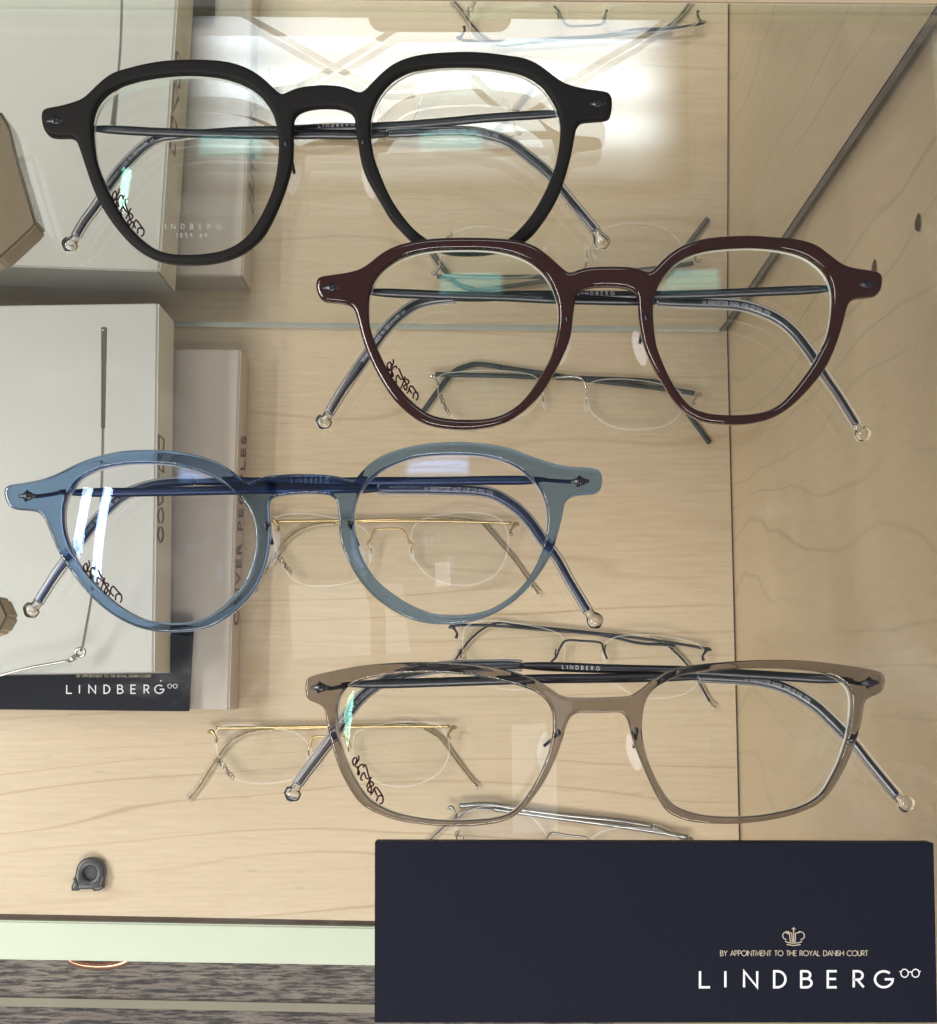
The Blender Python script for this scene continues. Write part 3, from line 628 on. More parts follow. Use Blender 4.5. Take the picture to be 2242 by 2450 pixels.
def acetate(label, mat, outer, holes, z0, tilt, thick, hinge, t1, t2, screws, pads, hw, metal, lensmat='lens', lens_labels=(None, None)):
    us = [p[0] for p in outer]; vs_ = [p[1] for p in outer]; u0, u1 = min(us), max(us); v0, v1 = min(vs_), max(vs_)
    def zpix(u, v): return z0 + tilt * (1 - (v - v0) / (v1 - v0)) - .0026 * ((u - (u0 + u1) / 2) / ((u1 - u0) / 2)) ** 2
    def XYc(pts, step=.0007): 
        c = [P(u, v, zpix(u, v)) for u, v in pts]; return smooth_loop(resample(catmull([(p.x, p.y) for p in c]), step), 2)
    c0 = P((u0 + u1) / 2, (v0 + v1) / 2, 0); xl, xr = P(u0, v0, z0).x, P(u1, v0, z0).x; yt, yb = P(u0, v0, z0).y, P(u0, v1, z0).y
    def zxy(x, y): return z0 + tilt * (y - yb) / (yt - yb) - .0026 * ((x - (xl + xr) / 2) / ((xr - xl) / 2)) ** 2
    root = thing('eyeglasses', (c0.x, c0.y, 0), label, 'eyeglasses', 'acetate eyeglasses on the top glass shelf')
    o = XYc(outer); hs_ = [XYc(h) for h in holes]
    fr = slab('frame_front', o, hs_, zxy, thick, .0004 if mat in ('blue', 'grey') else .0008, [mat, mat + '_edge'], root, edge_slot=1)
    lensurf = []
    for h in hs_:
        cx, cy = (h.max(0) + h.min(0)) / 2; hh = h + (np.array((cx, cy)) - h) * .006
        R_ = .105; top = .0018
        dome = lambda x, y, cx=cx, cy=cy: top - ((x - cx) ** 2 + (y - cy) ** 2) / (2 * R_)
        slab('lens', hh, [], zxy, .0016, .0003, [lensmat, 'lens_edge'], root, grid=.0022, edge_slot=1, insets=(.0004,), dome=dome)
        lensurf.append(lambda u, v, dome=dome: (lambda p: Vector((p.x, p.y, zxy(p.x, p.y) + dome(p.x, p.y) + .00095)))(P(u, v, zxy(P(u, v, z0).x, P(u, v, z0).y) + .0008)))
    le = [c for c in root.children if c.name.startswith('lens')]
    handwriting(hw[0], hw[1], lensurf[0], le[0], 4.0)
    if mat == 'black':
        st = [[(90 + x / 3, 130 + (1258 - y) / 3) for x, y in q] for q in lay_text('LINDBERG', 862, 1318, 34)] + [[(90 + x / 3, 130 + (1315 - y) / 3) for x, y in q] for q in lay_text('1059 49', 1000, 1215, 26)]
        ribbons('etched_lettering', st, .8, 'etch', le[0], lambda x, y, l: lensurf[0](x, y) + Vector((0, 0, .00005 + l)))
    for k, (u, v) in enumerate(hinge):
        zz = zpix(u, v); c = P(u, v, zz + thick / 2 - .0002); s = -1 if k == 0 else 1
        zt_h = zz + thick / 2 - .0001
        hg = tube('hinge', [P(u - 22, v + 1, zt_h), P(u - 13, v, zt_h), P(u - 5, v, zt_h), P(u + 5, v, zt_h), P(u + 13, v, zt_h), P(u + 22, v - 1, zt_h)], [.0004, .00055, .0011, .0011, .0006, .0004], 'knot', root, step=.0004, flat=.6)
        tube('hinge_coil', [P(u - 5, v + 11, zt_h - .0004), P(u - 3, v + 5, zt_h + .0004), P(u - 2, v - 5, zt_h + .0004), P(u - 1, v - 11, zt_h - .0004)], .0004, 'darkwire', hg, step=.0004)
        tube('hinge_wire', [P(u - s * 8, v, zz - thick / 2 - .0006), P(u - s * 30, v + 2, zz - thick / 2 - .001), P(*(t1 if k == 0 else t2)['bar'][0], (t1 if k == 0 else t2)['z'][0])], .0005, metal, hg, step=.0006)
    for k, T_ in enumerate((t1, t2)):
        temple(root, metal, (T_['bar'][0][0] + (-14 if k == 0 else 14), T_['bar'][0][1]), T_['bar'], T_['hook'], T_['tip'], T_['z'][0], T_['z'][1], .0022, metal, T_.get('brand'), T_.get('txt'), T_.get('flip', False))
    for (u, v), (pu, pv, ang) in zip(screws, pads):
        zz = zpix(u, v)
        pc = P(pu, pv, zz - .0055)
        pd = blob('nose_pad', pc, (.0017, .0048, .0010), 'pad', root, math.radians(ang))
        tube('pad_arm', [P(u, v, zz + thick / 2 + .0001), P(u, v, zz - thick / 2 - .0004), P((u * .6 + pu * .4), v + 14, zz - .0045), pc + Vector((0, .001, .0008))], .0004, 'darkwire', pd, step=.0004)
        blob('screw', P(u, v, zz + thick / 2), (.0005, .0009, .0003), 'darkwire', pd)
    return root

blk_out = T('A', (35, 450), (45, 412), (80, 396), (180, 378), (260, 355), (320, 333), (370, 295), (430, 235), (500, 175), (560, 140), (650, 112), (780, 80), (900, 60), (1050, 50), (1200, 50), (1320, 58), (1430, 80), (1530, 120), (1620, 180), (1690, 245), (1742, 291),
    'B', (237, 358), (270, 340), (330, 315), (420, 298), (540, 292), (650, 300), (730, 325), (775, 344), (800, 343), (825, 325), (870, 275), (940, 205), (1010, 150), (1090, 110), (1180, 83), (1300, 65), (1450, 55), (1600, 55), (1740, 65),
    'C', (645, 80), (760, 98), (850, 135), (930, 190), (1000, 245), (1060, 280), (1150, 308), (1250, 325), (1340, 337), (1375, 352), (1390, 395), (1390, 460), (1378, 515), (1345, 535), (1270, 540), (1190, 547), (1155, 560), (1138, 590), (1125, 650), (1100, 780), (1060, 930), (1020, 1050), (970, 1150), (900, 1260), (830, 1350), (760, 1410), (690, 1450), (600, 1480), (480, 1500), (370, 1505), (250, 1500), (160, 1480), (60, 1445),
    'B', (1170, 1415), (1080, 1330), (1000, 1240), (930, 1120), (870, 1020), (820, 920), (790, 820), (775, 720), (760, 640), (752, 570), (748, 520), (730, 490), (690, 465), (620, 448), (540, 444), (450, 450), (380, 468), (330, 495), (313, 530), (308, 600), (308, 700), (305, 820), (290, 900), (255, 1020), (210, 1140), (150, 1270), (90, 1370), (0, 1455),
    'A', (1450, 1445), (1340, 1485), (1200, 1508), (1050, 1510), (920, 1498), (800, 1455), (700, 1390), (600, 1290), (510, 1170), (440, 1050), (390, 930), (350, 810), (320, 720), (295, 650), (275, 615), (240, 600), (160, 602), (100, 595), (65, 570), (45, 520))
blk_l = T('A', (405, 590), (400, 500), (415, 420), (450, 345), (510, 280), (600, 228), (720, 190), (880, 165), (1050, 152), (1200, 155), (1340, 172), (1460, 210), (1560, 265), (1640, 345), (1690, 430), (1720, 530), (1735, 640), (1730, 760), (1715, 880), (1690, 980), (1650, 1080), (1600, 1180), (1550, 1260), (1500, 1320), (1420, 1380), (1320, 1420), (1200, 1440), (1080, 1447), (960, 1440), (860, 1410), (770, 1350), (690, 1270), (620, 1180), (550, 1060), (490, 940), (440, 810), (415, 690))
blk_r = T('B', (860, 620), (862, 540), (880, 460), (920, 370), (980, 290), (1060, 225), (1160, 180), (1280, 160), (1400, 152), (1560, 152), (1700, 158), 'C', (645, 178), (740, 200), (830, 245), (900, 300), (950, 370), (990, 440), (1015, 520), (1022, 620), (1010, 740), (985, 870), (950, 970), (900, 1080), (830, 1200), (750, 1300), (660, 1385), (560, 1430), (400, 1455), (250, 1455), (140, 1430), 'B', (1260, 1392), (1160, 1310), (1070, 1200), (1000, 1090), (950, 980), (900, 850), (875, 740))
acetate('matte black round-angular eyeglasses at the back of the glass shelf', 'black', blk_out, [blk_l, blk_r], .0118, .0006, .0034, T('A', (128, 478), 'C', (1290, 415)),
    dict(bar=T('A', (380, 532), (560, 542), (900, 560), (1400, 575), 'B', (200, 640), (500, 637), (760, 640), (975, 633)), hook=T('B', (1050, 628), (1200, 622), 'C', (200, 615), (380, 618), (500, 640), (650, 690), (800, 800), (920, 900), (1030, 1030), (1130, 1150), (1275, 1325)), tip=T('C', (1315, 1400))[0], z=(.0072, .0052), txt='W 032/17720 5621 430-22-516 1715'),
    dict(bar=T('C', (1030, 488), (900, 492), (500, 517), (200, 545), 'B', (1000, 575), (500, 590), 'A', (1700, 545), (1450, 550), (1150, 562)), hook=T('A', (1000, 580), (880, 598), (780, 650), (680, 740), (580, 850), (500, 960), (430, 1080), (340, 1200), (275, 1310)), tip=T('A', (237, 1358))[0], z=(.0078, .0028), brand=T('B', (490, 582), (770, 566)), txt='TITANIUM MADE IN DENMARK 64', flip=True),
    T('B', (252, 695), (808, 685)), [(*T('B', (315, 950))[0], -12), (*T('B', (848, 975))[0], 14)], (T('A', (560, 985))[0], T('A', (745, 1300))[0]), 'gun')

brn_out = T('D', (52, 430), (55, 370), (75, 345), (150, 332), (250, 318), (340, 298), (400, 270), (460, 225), (530, 170), (620, 125), (740, 92), (880, 72), (1040, 64), (1200, 64), (1400, 72), (1520, 90), (1620, 125), (1700, 180), (1780, 250), 'E', (465, 307), (485, 318), (510, 310), (560, 290), (640, 275), (760, 270), (880, 272), (960, 282), (1010, 300), (1052, 315), (1075, 305), (1120, 260), (1180, 200), (1260, 140), (1350, 100), (1460, 70), (1600, 55), (1750, 50),
    'F', (645, 52), (750, 60), (880, 70), (980, 90), (1060, 120), (1130, 170), (1200, 225), (1250, 258), (1320, 280), (1420, 295), (1490, 308), (1520, 325), (1527, 370), (1520, 420), (1500, 465), (1470, 482), (1400, 490), (1330, 500), (1300, 515), (1275, 560), (1255, 640), (1230, 730), (1200, 820), (1160, 920), (1110, 1010), (1050, 1090), (980, 1170), (900, 1250), (820, 1310), (720, 1360), (600, 1390), (480, 1400), (360, 1395), (250, 1380), (170, 1345),
    'E', (1290, 1290), (1220, 1210), (1160, 1110), (1110, 1030), (1060, 930), (1020, 830), (1000, 740), (985, 640), (978, 540), (975, 480), (960, 450), (910, 425), (830, 410), (720, 408), (640, 415), (570, 435), (535, 465), (528, 520), (515, 600), (505, 700), (490, 790), (450, 890), (400, 990), (350, 1080), (300, 1160), (240, 1230), (150, 1310), (60, 1370),
    'D', (1380, 1395), (1280, 1420), (1150, 1435), (1020, 1432), (900, 1415), (800, 1380), (700, 1310), (600, 1210), (520, 1090), (450, 960), (400, 840), (370, 740), (345, 640), (325, 580), (295, 545), (240, 530), (150, 522), (95, 510), (70, 480))
brn_l = T('D', (430, 600), (432, 510), (445, 430), (490, 340), (560, 270), (650, 210), (770, 170), (900, 150), (1050, 145), (1200, 145), (1350, 155), (1480, 185), (1590, 235), (1680, 310), (1740, 400), (1775, 490), (1790, 590), (1785, 700), (1765, 800), (1740, 900), (1700, 990), (1640, 1090), (1570, 1190), (1490, 1270), (1390, 1330), (1280, 1360), (1160, 1368), (1040, 1365), (930, 1350), (840, 1315), (740, 1240), (650, 1140), (570, 1020), (500, 880), (455, 760), (435, 680))
brn_r = T('E', (1085, 600), (1090, 510), (1110, 440), (1150, 360), (1220, 270), (1310, 205), (1420, 165), (1540, 145), (1700, 135), 'F', (645, 135), (760, 145), (880, 165), (980, 200), (1070, 260), (1130, 330), (1165, 410), (1172, 500), (1165, 600), (1150, 700), (1120, 800), (1080, 880), (1030, 970), (960, 1070), (880, 1170), (790, 1260), (690, 1310), (580, 1330), (460, 1335), (340, 1330), (230, 1310), (150, 1270), 'E', (1270, 1180), (1200, 1060), (1150, 950), (1110, 840), (1092, 720))
acetate('glossy dark brown round-angular eyeglasses, overlapping the black pair\'s lower rim', 'brown', brn_out, [brn_l, brn_r], .0150, .0020, .0034, T('D', (160, 415), 'F', (1420, 392)),
    dict(bar=T('D', (420, 443), (560, 452), (1000, 470), (1400, 482), 'E', (400, 500), (700, 508), (980, 512), (1110, 514)), hook=T('E', (1200, 516), (1350, 522), 'F', (400, 530), (540, 545), (680, 590), (800, 650), (900, 735), (1000, 860), (1060, 950), (1130, 1060), (1220, 1190), (1350, 1400)), tip=T('F', (1388, 1458))[0], z=(.0098, .0062), txt='W 032/17720 5626 430-22-516 1716'),
    dict(bar=T('F', (1185, 418), (1000, 430), (600, 447), (200, 463), 'E', (1000, 470), (500, 466), (100, 468), 'D', (1250, 484), (1050, 492)), hook=T('D', (930, 498), (830, 515), (740, 550), (620, 642), (520, 752), (430, 880), (340, 1010), (250, 1140), (170, 1270), (140, 1320)), tip=T('D', (110, 1370))[0], z=(.0104, .0038), brand=T('E', (545, 462), (760, 462)), txt='TITANIUM MADE IN DENMARK 64', flip=True),
    T('E', (472, 635), (1040, 625)), [(*T('E', (445, 850))[0], -16), (*T('E', (990, 850))[0], 14)], (T('D', (575, 945))[0], T('D', (775, 1225))[0]), 'gun')

blu_out = T('G', (42, 430), (42, 395), (60, 375), (100, 362), (220, 345), (330, 320), (430, 280), (540, 225), (650, 180), (780, 143), (900, 123), (1050, 115), (1200, 118), (1350, 140), (1480, 170), (1600, 220), (1700, 285), (1760, 335), 'H', (285, 355), (330, 338), (370, 318), (440, 300), (560, 290), (700, 288), (840, 293), (930, 305), (990, 325), (1035, 335), (1060, 320), (1100, 270), (1170, 205), (1260, 150), (1380, 108), (1500, 80), (1650, 63), (1800, 57),
    'I', (720, 65), (850, 80), (980, 110), (1100, 155), (1200, 190), (1300, 220), (1400, 235), (1520, 242), (1590, 255), (1615, 285), (1620, 330), (1612, 390), (1590, 420), (1540, 430), (1450, 437), (1390, 455), (1355, 490), (1340, 560), (1320, 650), (1290, 760), (1260, 850), (1200, 960), (1120, 1070), (1020, 1170), (910, 1250), (790, 1310), (650, 1350), (520, 1362), (380, 1355), (250, 1325), (120, 1260), (0, 1175),
    'H', (1110, 1080), (1040, 980), (990, 880), (955, 790), (940, 700), (935, 600), (930, 520), (915, 470), (880, 440), (800, 428), (680, 426), (560, 435), (470, 452), (435, 480), (435, 540), (445, 640), (442, 740), (430, 850), (400, 970), (350, 1080), (280, 1180), (190, 1270), (90, 1340),
    'G', (1500, 1385), (1380, 1410), (1240, 1420), (1100, 1410), (960, 1370), (820, 1295), (700, 1200), (600, 1090), (510, 970), (440, 860), (390, 750), (350, 650), (315, 585), (270, 555), (200, 545), (110, 538), (75, 515), (55, 475))
blu_l = T('G', (460, 600), (465, 510), (490, 430), (545, 350), (620, 290), (730, 245), (870, 218), (1020, 208), (1180, 212), (1330, 235), (1470, 275), (1600, 340), (1700, 420), (1780, 520), (1825, 620), (1840, 720), (1835, 830), (1810, 940), (1760, 1060), (1690, 1150), (1600, 1240), (1500, 1305), (1400, 1340), (1280, 1355), (1160, 1348), (1030, 1320), (900, 1255), (780, 1160), (680, 1060), (590, 950), (520, 840), (475, 720))
blu_r = T('H', (1040, 620), (1045, 540), (1075, 440), (1130, 350), (1220, 270), (1340, 210), (1480, 165), (1640, 147), 'I', (600, 145), (740, 152), (880, 180), (990, 225), (1080, 285), (1160, 370), (1210, 470), (1230, 580), (1225, 690), (1200, 800), (1160, 910), (1100, 1020), (1020, 1120), (920, 1200), (810, 1260), (680, 1292), (540, 1300), (400, 1285), (260, 1230), (130, 1150), 'H', (1220, 1060), (1150, 970), (1090, 860), (1055, 740))
acetate('translucent steel blue round eyeglasses in the middle left of the glass shelf', 'blue', blu_out, [blu_l, blu_r], .0118, .0006, .0036, T('G', (200, 440), 'I', (1462, 335)),
    dict(bar=T('G', (480, 415), (700, 415), (1000, 412), (1500, 402), 'H', (340, 397), (1000, 392), (1210, 390)), hook=T('I', (100, 388), (300, 388), (500, 392), (700, 400), (850, 430), (1000, 520), (1100, 620), (1200, 760), (1300, 890), (1390, 1050), (1520, 1265)), tip=T('I', (1565, 1330))[0], z=(.0072, .0052), txt='W 032/17720 5621 430-22-516 1715'),
    dict(bar=T('I', (1170, 327), (1050, 327), (800, 328), (400, 335), (0, 335), 'H', (900, 340), (600, 342), (300, 338), 'G', (1650, 337), (1400, 340)), hook=T('G', (1250, 345), (1100, 362), (960, 405), (860, 455), (760, 545), (660, 655), (580, 760), (500, 870), (420, 980), (340, 1100), (275, 1205)), tip=T('G', (232, 1252))[0], z=(.0078, .0028), brand=T('H', (600, 340), (860, 340)), txt='TITANIUM MADE IN DENMARK 64', flip=True),
    T('H', (408, 650), (1000, 640)), [(*T('H', (460, 820))[0], -10), (*T('H', (1075, 830))[0], 18)], (T('G', (625, 920))[0], T('G', (870, 1200))[0]), 'navywire', 'lens_blue')

gry_out = T('J', (97, 320), (97, 285), (102, 258), (125, 240), (180, 222), (300, 195), (450, 165), (600, 148), (800, 135), (1000, 133), (1200, 140), (1350, 155), (1500, 180), 'K', (280, 215), (380, 252), (480, 310), (560, 365), (610, 383), (700, 387), (820, 387), (950, 382), (1060, 377), (1110, 355), (1170, 310), (1250, 250), (1350, 195), (1480, 160), (1600, 145), (1750, 132),
    'L', (495, 125), (650, 118), (850, 118), (1050, 130), (1250, 155), (1400, 178), (1500, 200), (1537, 218), (1543, 255), (1537, 310), (1515, 350), (1460, 375), (1412, 398), (1395, 430), (1380, 520), (1350, 650), (1310, 760), (1260, 880), (1200, 990), (1130, 1090), (1060, 1150), (970, 1195), (850, 1235), (700, 1265), (550, 1285), (400, 1290), (250, 1285), (120, 1265), (0, 1215),
    'K', (1290, 1140), (1230, 1030), (1180, 920), (1130, 800), (1090, 690), (1065, 590), (1050, 540), (1030, 510), (990, 492), (900, 495), (800, 495), (700, 495), (660, 510), (630, 545), (610, 600), (580, 700), (550, 790), (510, 880), (460, 980), (400, 1070), (320, 1170), (250, 1230), (150, 1275), (0, 1300),
    'J', (1200, 1308), (1050, 1305), (900, 1290), (750, 1265), (620, 1220), (510, 1160), (440, 1080), (370, 960), (320, 840), (280, 700), (250, 570), (238, 480), (220, 445), (170, 425), (115, 402), (100, 370))
gry_l = T('J', (325, 560), (325, 460), (345, 380), (400, 310), (490, 265), (620, 235), (780, 215), (950, 208), (1100, 212), (1260, 225), 'K', (70, 250), (180, 275), (300, 310), (400, 350), (470, 410), (505, 470), (518, 550), (515, 650), (490, 770), (450, 880), (400, 980), (340, 1080), (270, 1170), (200, 1220), (100, 1250), (0, 1260), 'J', (1200, 1268), (1050, 1265), (900, 1248), (750, 1215), (640, 1170), (550, 1110), (480, 1020), (420, 910), (370, 790), (335, 660))
gry_r = T('K', (1155, 560), (1165, 470), (1190, 390), (1245, 320), (1330, 270), (1430, 228), 'L', (200, 210), (350, 190), (500, 180), (650, 178), (800, 180), (950, 190), (1080, 205), (1180, 235), (1260, 285), (1300, 340), (1312, 420), (1305, 520), (1285, 640), (1255, 740), (1215, 850), (1160, 960), (1100, 1060), (1030, 1120), (930, 1170), (800, 1205), (650, 1232), (500, 1242), (350, 1240), (220, 1225), (100, 1190), (20, 1145), 'K', (1310, 1070), (1250, 960), (1200, 840), (1170, 730), (1155, 640))
acetate('translucent grey brown rectangular eyeglasses just behind the large navy plaque', 'grey', gry_out, [gry_l, gry_r], .0118, .0006, .0036, T('J', (200, 315), 'L', (1440, 280)),
    dict(bar=T('J', (410, 292), (640, 288), (1000, 278), (1500, 262), 'K', (500, 252), (900, 248), (1300, 240), 'L', (200, 238)), hook=T('L', (320, 240), (500, 250), (650, 265), (780, 295), (900, 345), (1050, 440), (1150, 530), (1280, 660), (1340, 720), (1450, 860), (1640, 1090)), tip=T('L', (1700, 1145))[0], z=(.0072, .0052), txt='W 032/17720 5626 320-15-516 1715'),
    dict(bar=T('L', (1260, 260), (1100, 252), (900, 240), (600, 222), (150, 195), 'K', (1300, 190), (900, 180), (500, 165), (300, 158)), hook=T('K', (200, 155), 'J', (1400, 157), (1150, 162), (930, 190), (750, 230), (600, 300), (480, 400), (380, 530), (300, 650), (200, 790), (100, 920), (35, 1010)), tip=T('J', (5, 1068))[0], z=(.0078, .0028), brand=T('K', (585, 167), (830, 178)), txt='TITANIUM MADE IN DENMARK 64', flip=True),
    T('K', (560, 640), (1118, 625)), [(*T('K', (452, 765))[0], -6), (*T('K', (1098, 780))[0], 14)], (T('J', (455, 815))[0], T('J', (640, 1150))[0]), 'gun')

# ------------------------------------------------------------------ rimless pairs on the wooden board
def rimless(label, wire, lenses, bridge, hinges, bars, hooks, tips, pads, hw, bw=.0007, sleeve='clear', zl=.0075, hookmat=None, lensmat='lens', tipr=.0017):
    z = ZF + zl; c = P(*hinges[0], ZF) * .5 + P(*hinges[1], ZF) * .5
    root = thing('rimless_eyeglasses', (c.x, c.y, ZF), label, 'eyeglasses', 'rimless eyeglasses lying on the wooden board')
    for k, l in enumerate(lenses):
        pts = np.array([(P(u, v, z).x, P(u, v, z).y) for u, v in l]); o = smooth_loop(resample(catmull(pts), .0009), 2)
        cx, cy = o.mean(0)
        ln = slab('lens', o, [], lambda x, y: z, .0024, .0003, [lensmat, 'rimless_edge'], root, grid=.003, edge_slot=1, insets=(.00055,), band=.0004, dome=lambda x, y: .0008 - ((x - cx) ** 2 + (y - cy) ** 2) / .3)
        if k == 0 and hw: handwriting(hw[0], hw[1], lambda u, v: P(u, v, z + .0024), ln, 1.6)
    tube('bridge', P3(bridge, (z + .001, z + .001)), .00055, wire, root, step=.0006)
    for k, (u, v) in enumerate(hinges):
        s = -1 if k == 0 else 1
        hg = tube('hinge', [P(u + s * 9, v + 3, z - .001), P(u, v, z - .001), P(u - s * 7, v + 9, z), P(u - s * 12, v + 18, z + .0005), P(u - s * 9, v + 27, z + .0012)], [.0005, .0011, .0006, .0006, .0008], wire, root, step=.0005)
    for k in range(2):
        t = tube('temple', P3(bars[k], (z - .002, z - .0045)), bw, wire, root, flat=.8, step=.0012)
        hk = [bars[k][-1]] + hooks[k]; n = len(hk); zz = lambda f: z - .0045 + (.0016 + .003 - zl) * 0 + (ZF + .0019 - (z - .0045)) * f
        pp = P3(hk, zz); m2 = hookmat or wire
        tube('ear_hook', pp, [.0007 if sleeve == 'clear' else .0013] * n, m2, t, step=.0009, flat=.7)
        if sleeve == 'clear':
            tp = P(*tips[k], ZF + .0021)
            tube('silicone_sleeve', pp + [tp, tp + (tp - pp[-1]).normalized() * .0008], [.00115] * (n - 1) + [.0012, tipr, .0008], 'clear', t, step=.0009)
    for (u, v, a) in pads:
        pd = blob('nose_pad', P(u, v, z - .003), (.0017, .0047, .001), 'pad', root, math.radians(a))
        tube('pad_arm', [P(u + 1, v - 24, z + .001), P(u - 1, v - 12, z + .0005), P(u, v, z - .0018)], .0004, wire, pd, step=.0005)
    return root
sc2 = lambda pts: S2(400, 1500, 2.05, pts); sc3 = lambda pts: S2(1300, 1500, 1.9586, pts)
# black sleeved pair by the mirror
rimless('rimless eyeglasses with thick black temples, beside the mirror foot', 'silver',
    [T('D', (930, 1050), (1050, 1020), (1250, 1010), (1500, 1020), 'E', (250, 1055), (290, 1150), (240, 1270), (120, 1350), 'D', (1300, 1390), (1150, 1390), (1010, 1340), (930, 1210)),
     T('E', (600, 1130), (680, 1080), (850, 1070), (1050, 1090), (1230, 1130), (1300, 1190), (1290, 1300), (1200, 1400), (1000, 1440), (800, 1420), (660, 1330), (605, 1220))],
    T('E', (320, 1150), (330, 1100), (400, 1060), (560, 1060), (610, 1140)), T('D', (890, 1050), 'E', (1415, 1180)),
    [T('D', (905, 1035), (1050, 1040), (1400, 1047), 'E', (200, 1055), (500, 1062), (700, 1068), (900, 1075), (1080, 1085)), T('E', (1385, 1175), (1310, 1160), (1000, 1120), (600, 1075), (400, 1045), (200, 1015), (0, 985))],
    [T('E', (1180, 1120), (1270, 1220), (1370, 1360), (1430, 1440), (1495, 1530)), T('D', (1280, 970), (1200, 963), (1120, 980), (1050, 1010), (1000, 1060), (920, 1160), (850, 1260), (800, 1330))],
    [(0, 0), (0, 0)], [(*T('E', (300, 1230))[0], 10), (*T('E', (610, 1250))[0], -10)], (T('D', (945, 1190))[0], T('D', (1000, 1335))[0]), bw=.0012, sleeve='none', hookmat='sleeve')
for c in list(bpy.data.objects):
    if c.name.startswith('temple') and c.parent and 'thick black' in (c.parent.get('label') or ''): c.data.materials[0] = M['sleeve']
# gold pair seen through the blue frame
rimless('gold-wired rimless eyeglasses seen below the blue frame\'s bridge', 'gold',
    [T('H', (455, 640), (480, 590), (560, 568), (700, 565), (850, 585), (980, 615), (1090, 655), (1155, 730), (1165, 850), (1140, 970), (1040, 1055), (850, 1090), (680, 1080), (570, 1010), (500, 880), (465, 760)),
     T('I', (245, 740), (265, 660), (320, 615), (420, 580), (600, 557), (760, 560), (880, 600), (940, 680), (950, 800), (920, 920), (840, 1020), (700, 1080), (540, 1080), (390, 1030), (290, 930), (250, 830))],
    T('H', (1130, 790), (1160, 745), (1185, 690), (1230, 677), (1300, 675), (1370, 677), (1405, 700), (1425, 750), (1445, 780)), T('H', (465, 615), 'I', (1000, 640)),
    [T('H', (480, 622), (700, 618), (940, 615), (1400, 605), 'I', (400, 600), (550, 600)), T('I', (970, 634), (700, 625), (300, 618), (0, 620), 'H', (1000, 628), (900, 632))],
    [T('I', (650, 605), (740, 628), (800, 680), (880, 770), (950, 850), (1020, 940), (1090, 1040), (1140, 1110)), T('H', (780, 640), (680, 670), (600, 715), (530, 780), (480, 860), (420, 960), (360, 1060))],
    [T('I', (1165, 1145))[0], T('H', (330, 1130))[0]], [(*T('H', (1165, 850))[0], -8), (*T('H', (1455, 850))[0], 8)], (T('H', (500, 865))[0], T('H', (590, 1000))[0]))
# dark wired pair above the grey frame
rimless('dark-wired rimless eyeglasses between the blue frame and the grey frame', 'darkwire',
    [[(1106, 1520), (1120, 1494), (1167, 1484), (1233, 1490), (1300, 1502), (1340, 1517), (1352, 1545), (1345, 1600), (1300, 1640), (1220, 1652), (1150, 1630), (1112, 1580)],
     [(1443, 1548), (1462, 1527), (1500, 1519), (1560, 1518), (1620, 1526), (1672, 1542), (1692, 1570), (1680, 1615), (1650, 1655), (1597, 1670), (1530, 1668), (1475, 1640), (1446, 1595)]],
    sc3([(35, 165), (60, 140), (80, 95), (107, 64), (180, 65), (268, 74), (280, 105), (300, 150)]), [(1082, 1499), (1693, 1553)],
    [T('I', (560, 1368), (800, 1368), (1200, 1400), (1600, 1435), 'K', (1130, -5), (1300, 5), (1400, 20)), [(1690, 1552), (1620, 1540), (1500, 1523), (1400, 1512), (1280, 1500), (1230, 1495)]],
    [sc3([(500, 55), (560, 72), (630, 130), (680, 185), (730, 260), (780, 350)]), [(1190, 1490), (1160, 1502), (1130, 1525), (1105, 1555), (1085, 1585), (1068, 1606)]],
    [sc3([(806, 378)])[0], (1060, 1614)], [(*sc3([(58, 150)])[0], -10), (*sc3([(290, 130)])[0], 8)], (T('J', (1200, 45))[0], T('J', (1290, 200))[0]))
# gold lower pair
rimless('gold-wired rimless eyeglasses on the board left of the grey frame', 'gold',
    [sc2([(235, 545), (243, 500), (290, 482), (380, 478), (480, 488), (580, 503), (650, 528), (700, 578), (718, 640), (700, 700), (630, 745), (500, 770), (370, 760), (300, 720), (250, 640)]),
     sc2([(910, 590), (915, 530), (960, 497), (1050, 475), (1180, 462), (1300, 468), (1350, 495), (1385, 560), (1378, 650), (1320, 730), (1200, 780), (1060, 775), (960, 715), (915, 650)])],
    sc2([(700, 590), (708, 555), (722, 540), (790, 536), (865, 540), (888, 560), (898, 590)]), sc2([(218, 512), (1403, 492)]),
    [sc2([(240, 495), (500, 492), (800, 486), (1100, 475)]), sc2([(1385, 488), (1100, 488), (800, 492), (520, 500)])],
    [sc2([(1190, 473), (1260, 500), (1340, 550), (1400, 630), (1460, 710), (1505, 765)]), sc2([(440, 508), (380, 522), (320, 555), (270, 605), (220, 680), (160, 775), (118, 830)])],
    [sc2([(1522, 785)])[0], sc2([(102, 843)])[0]], [(*sc2([(695, 630)])[0], -8), (*sc2([(890, 610)])[0], 8)], (sc2([(255, 645)])[0], sc2([(325, 748)])[0]), lensmat='lens')
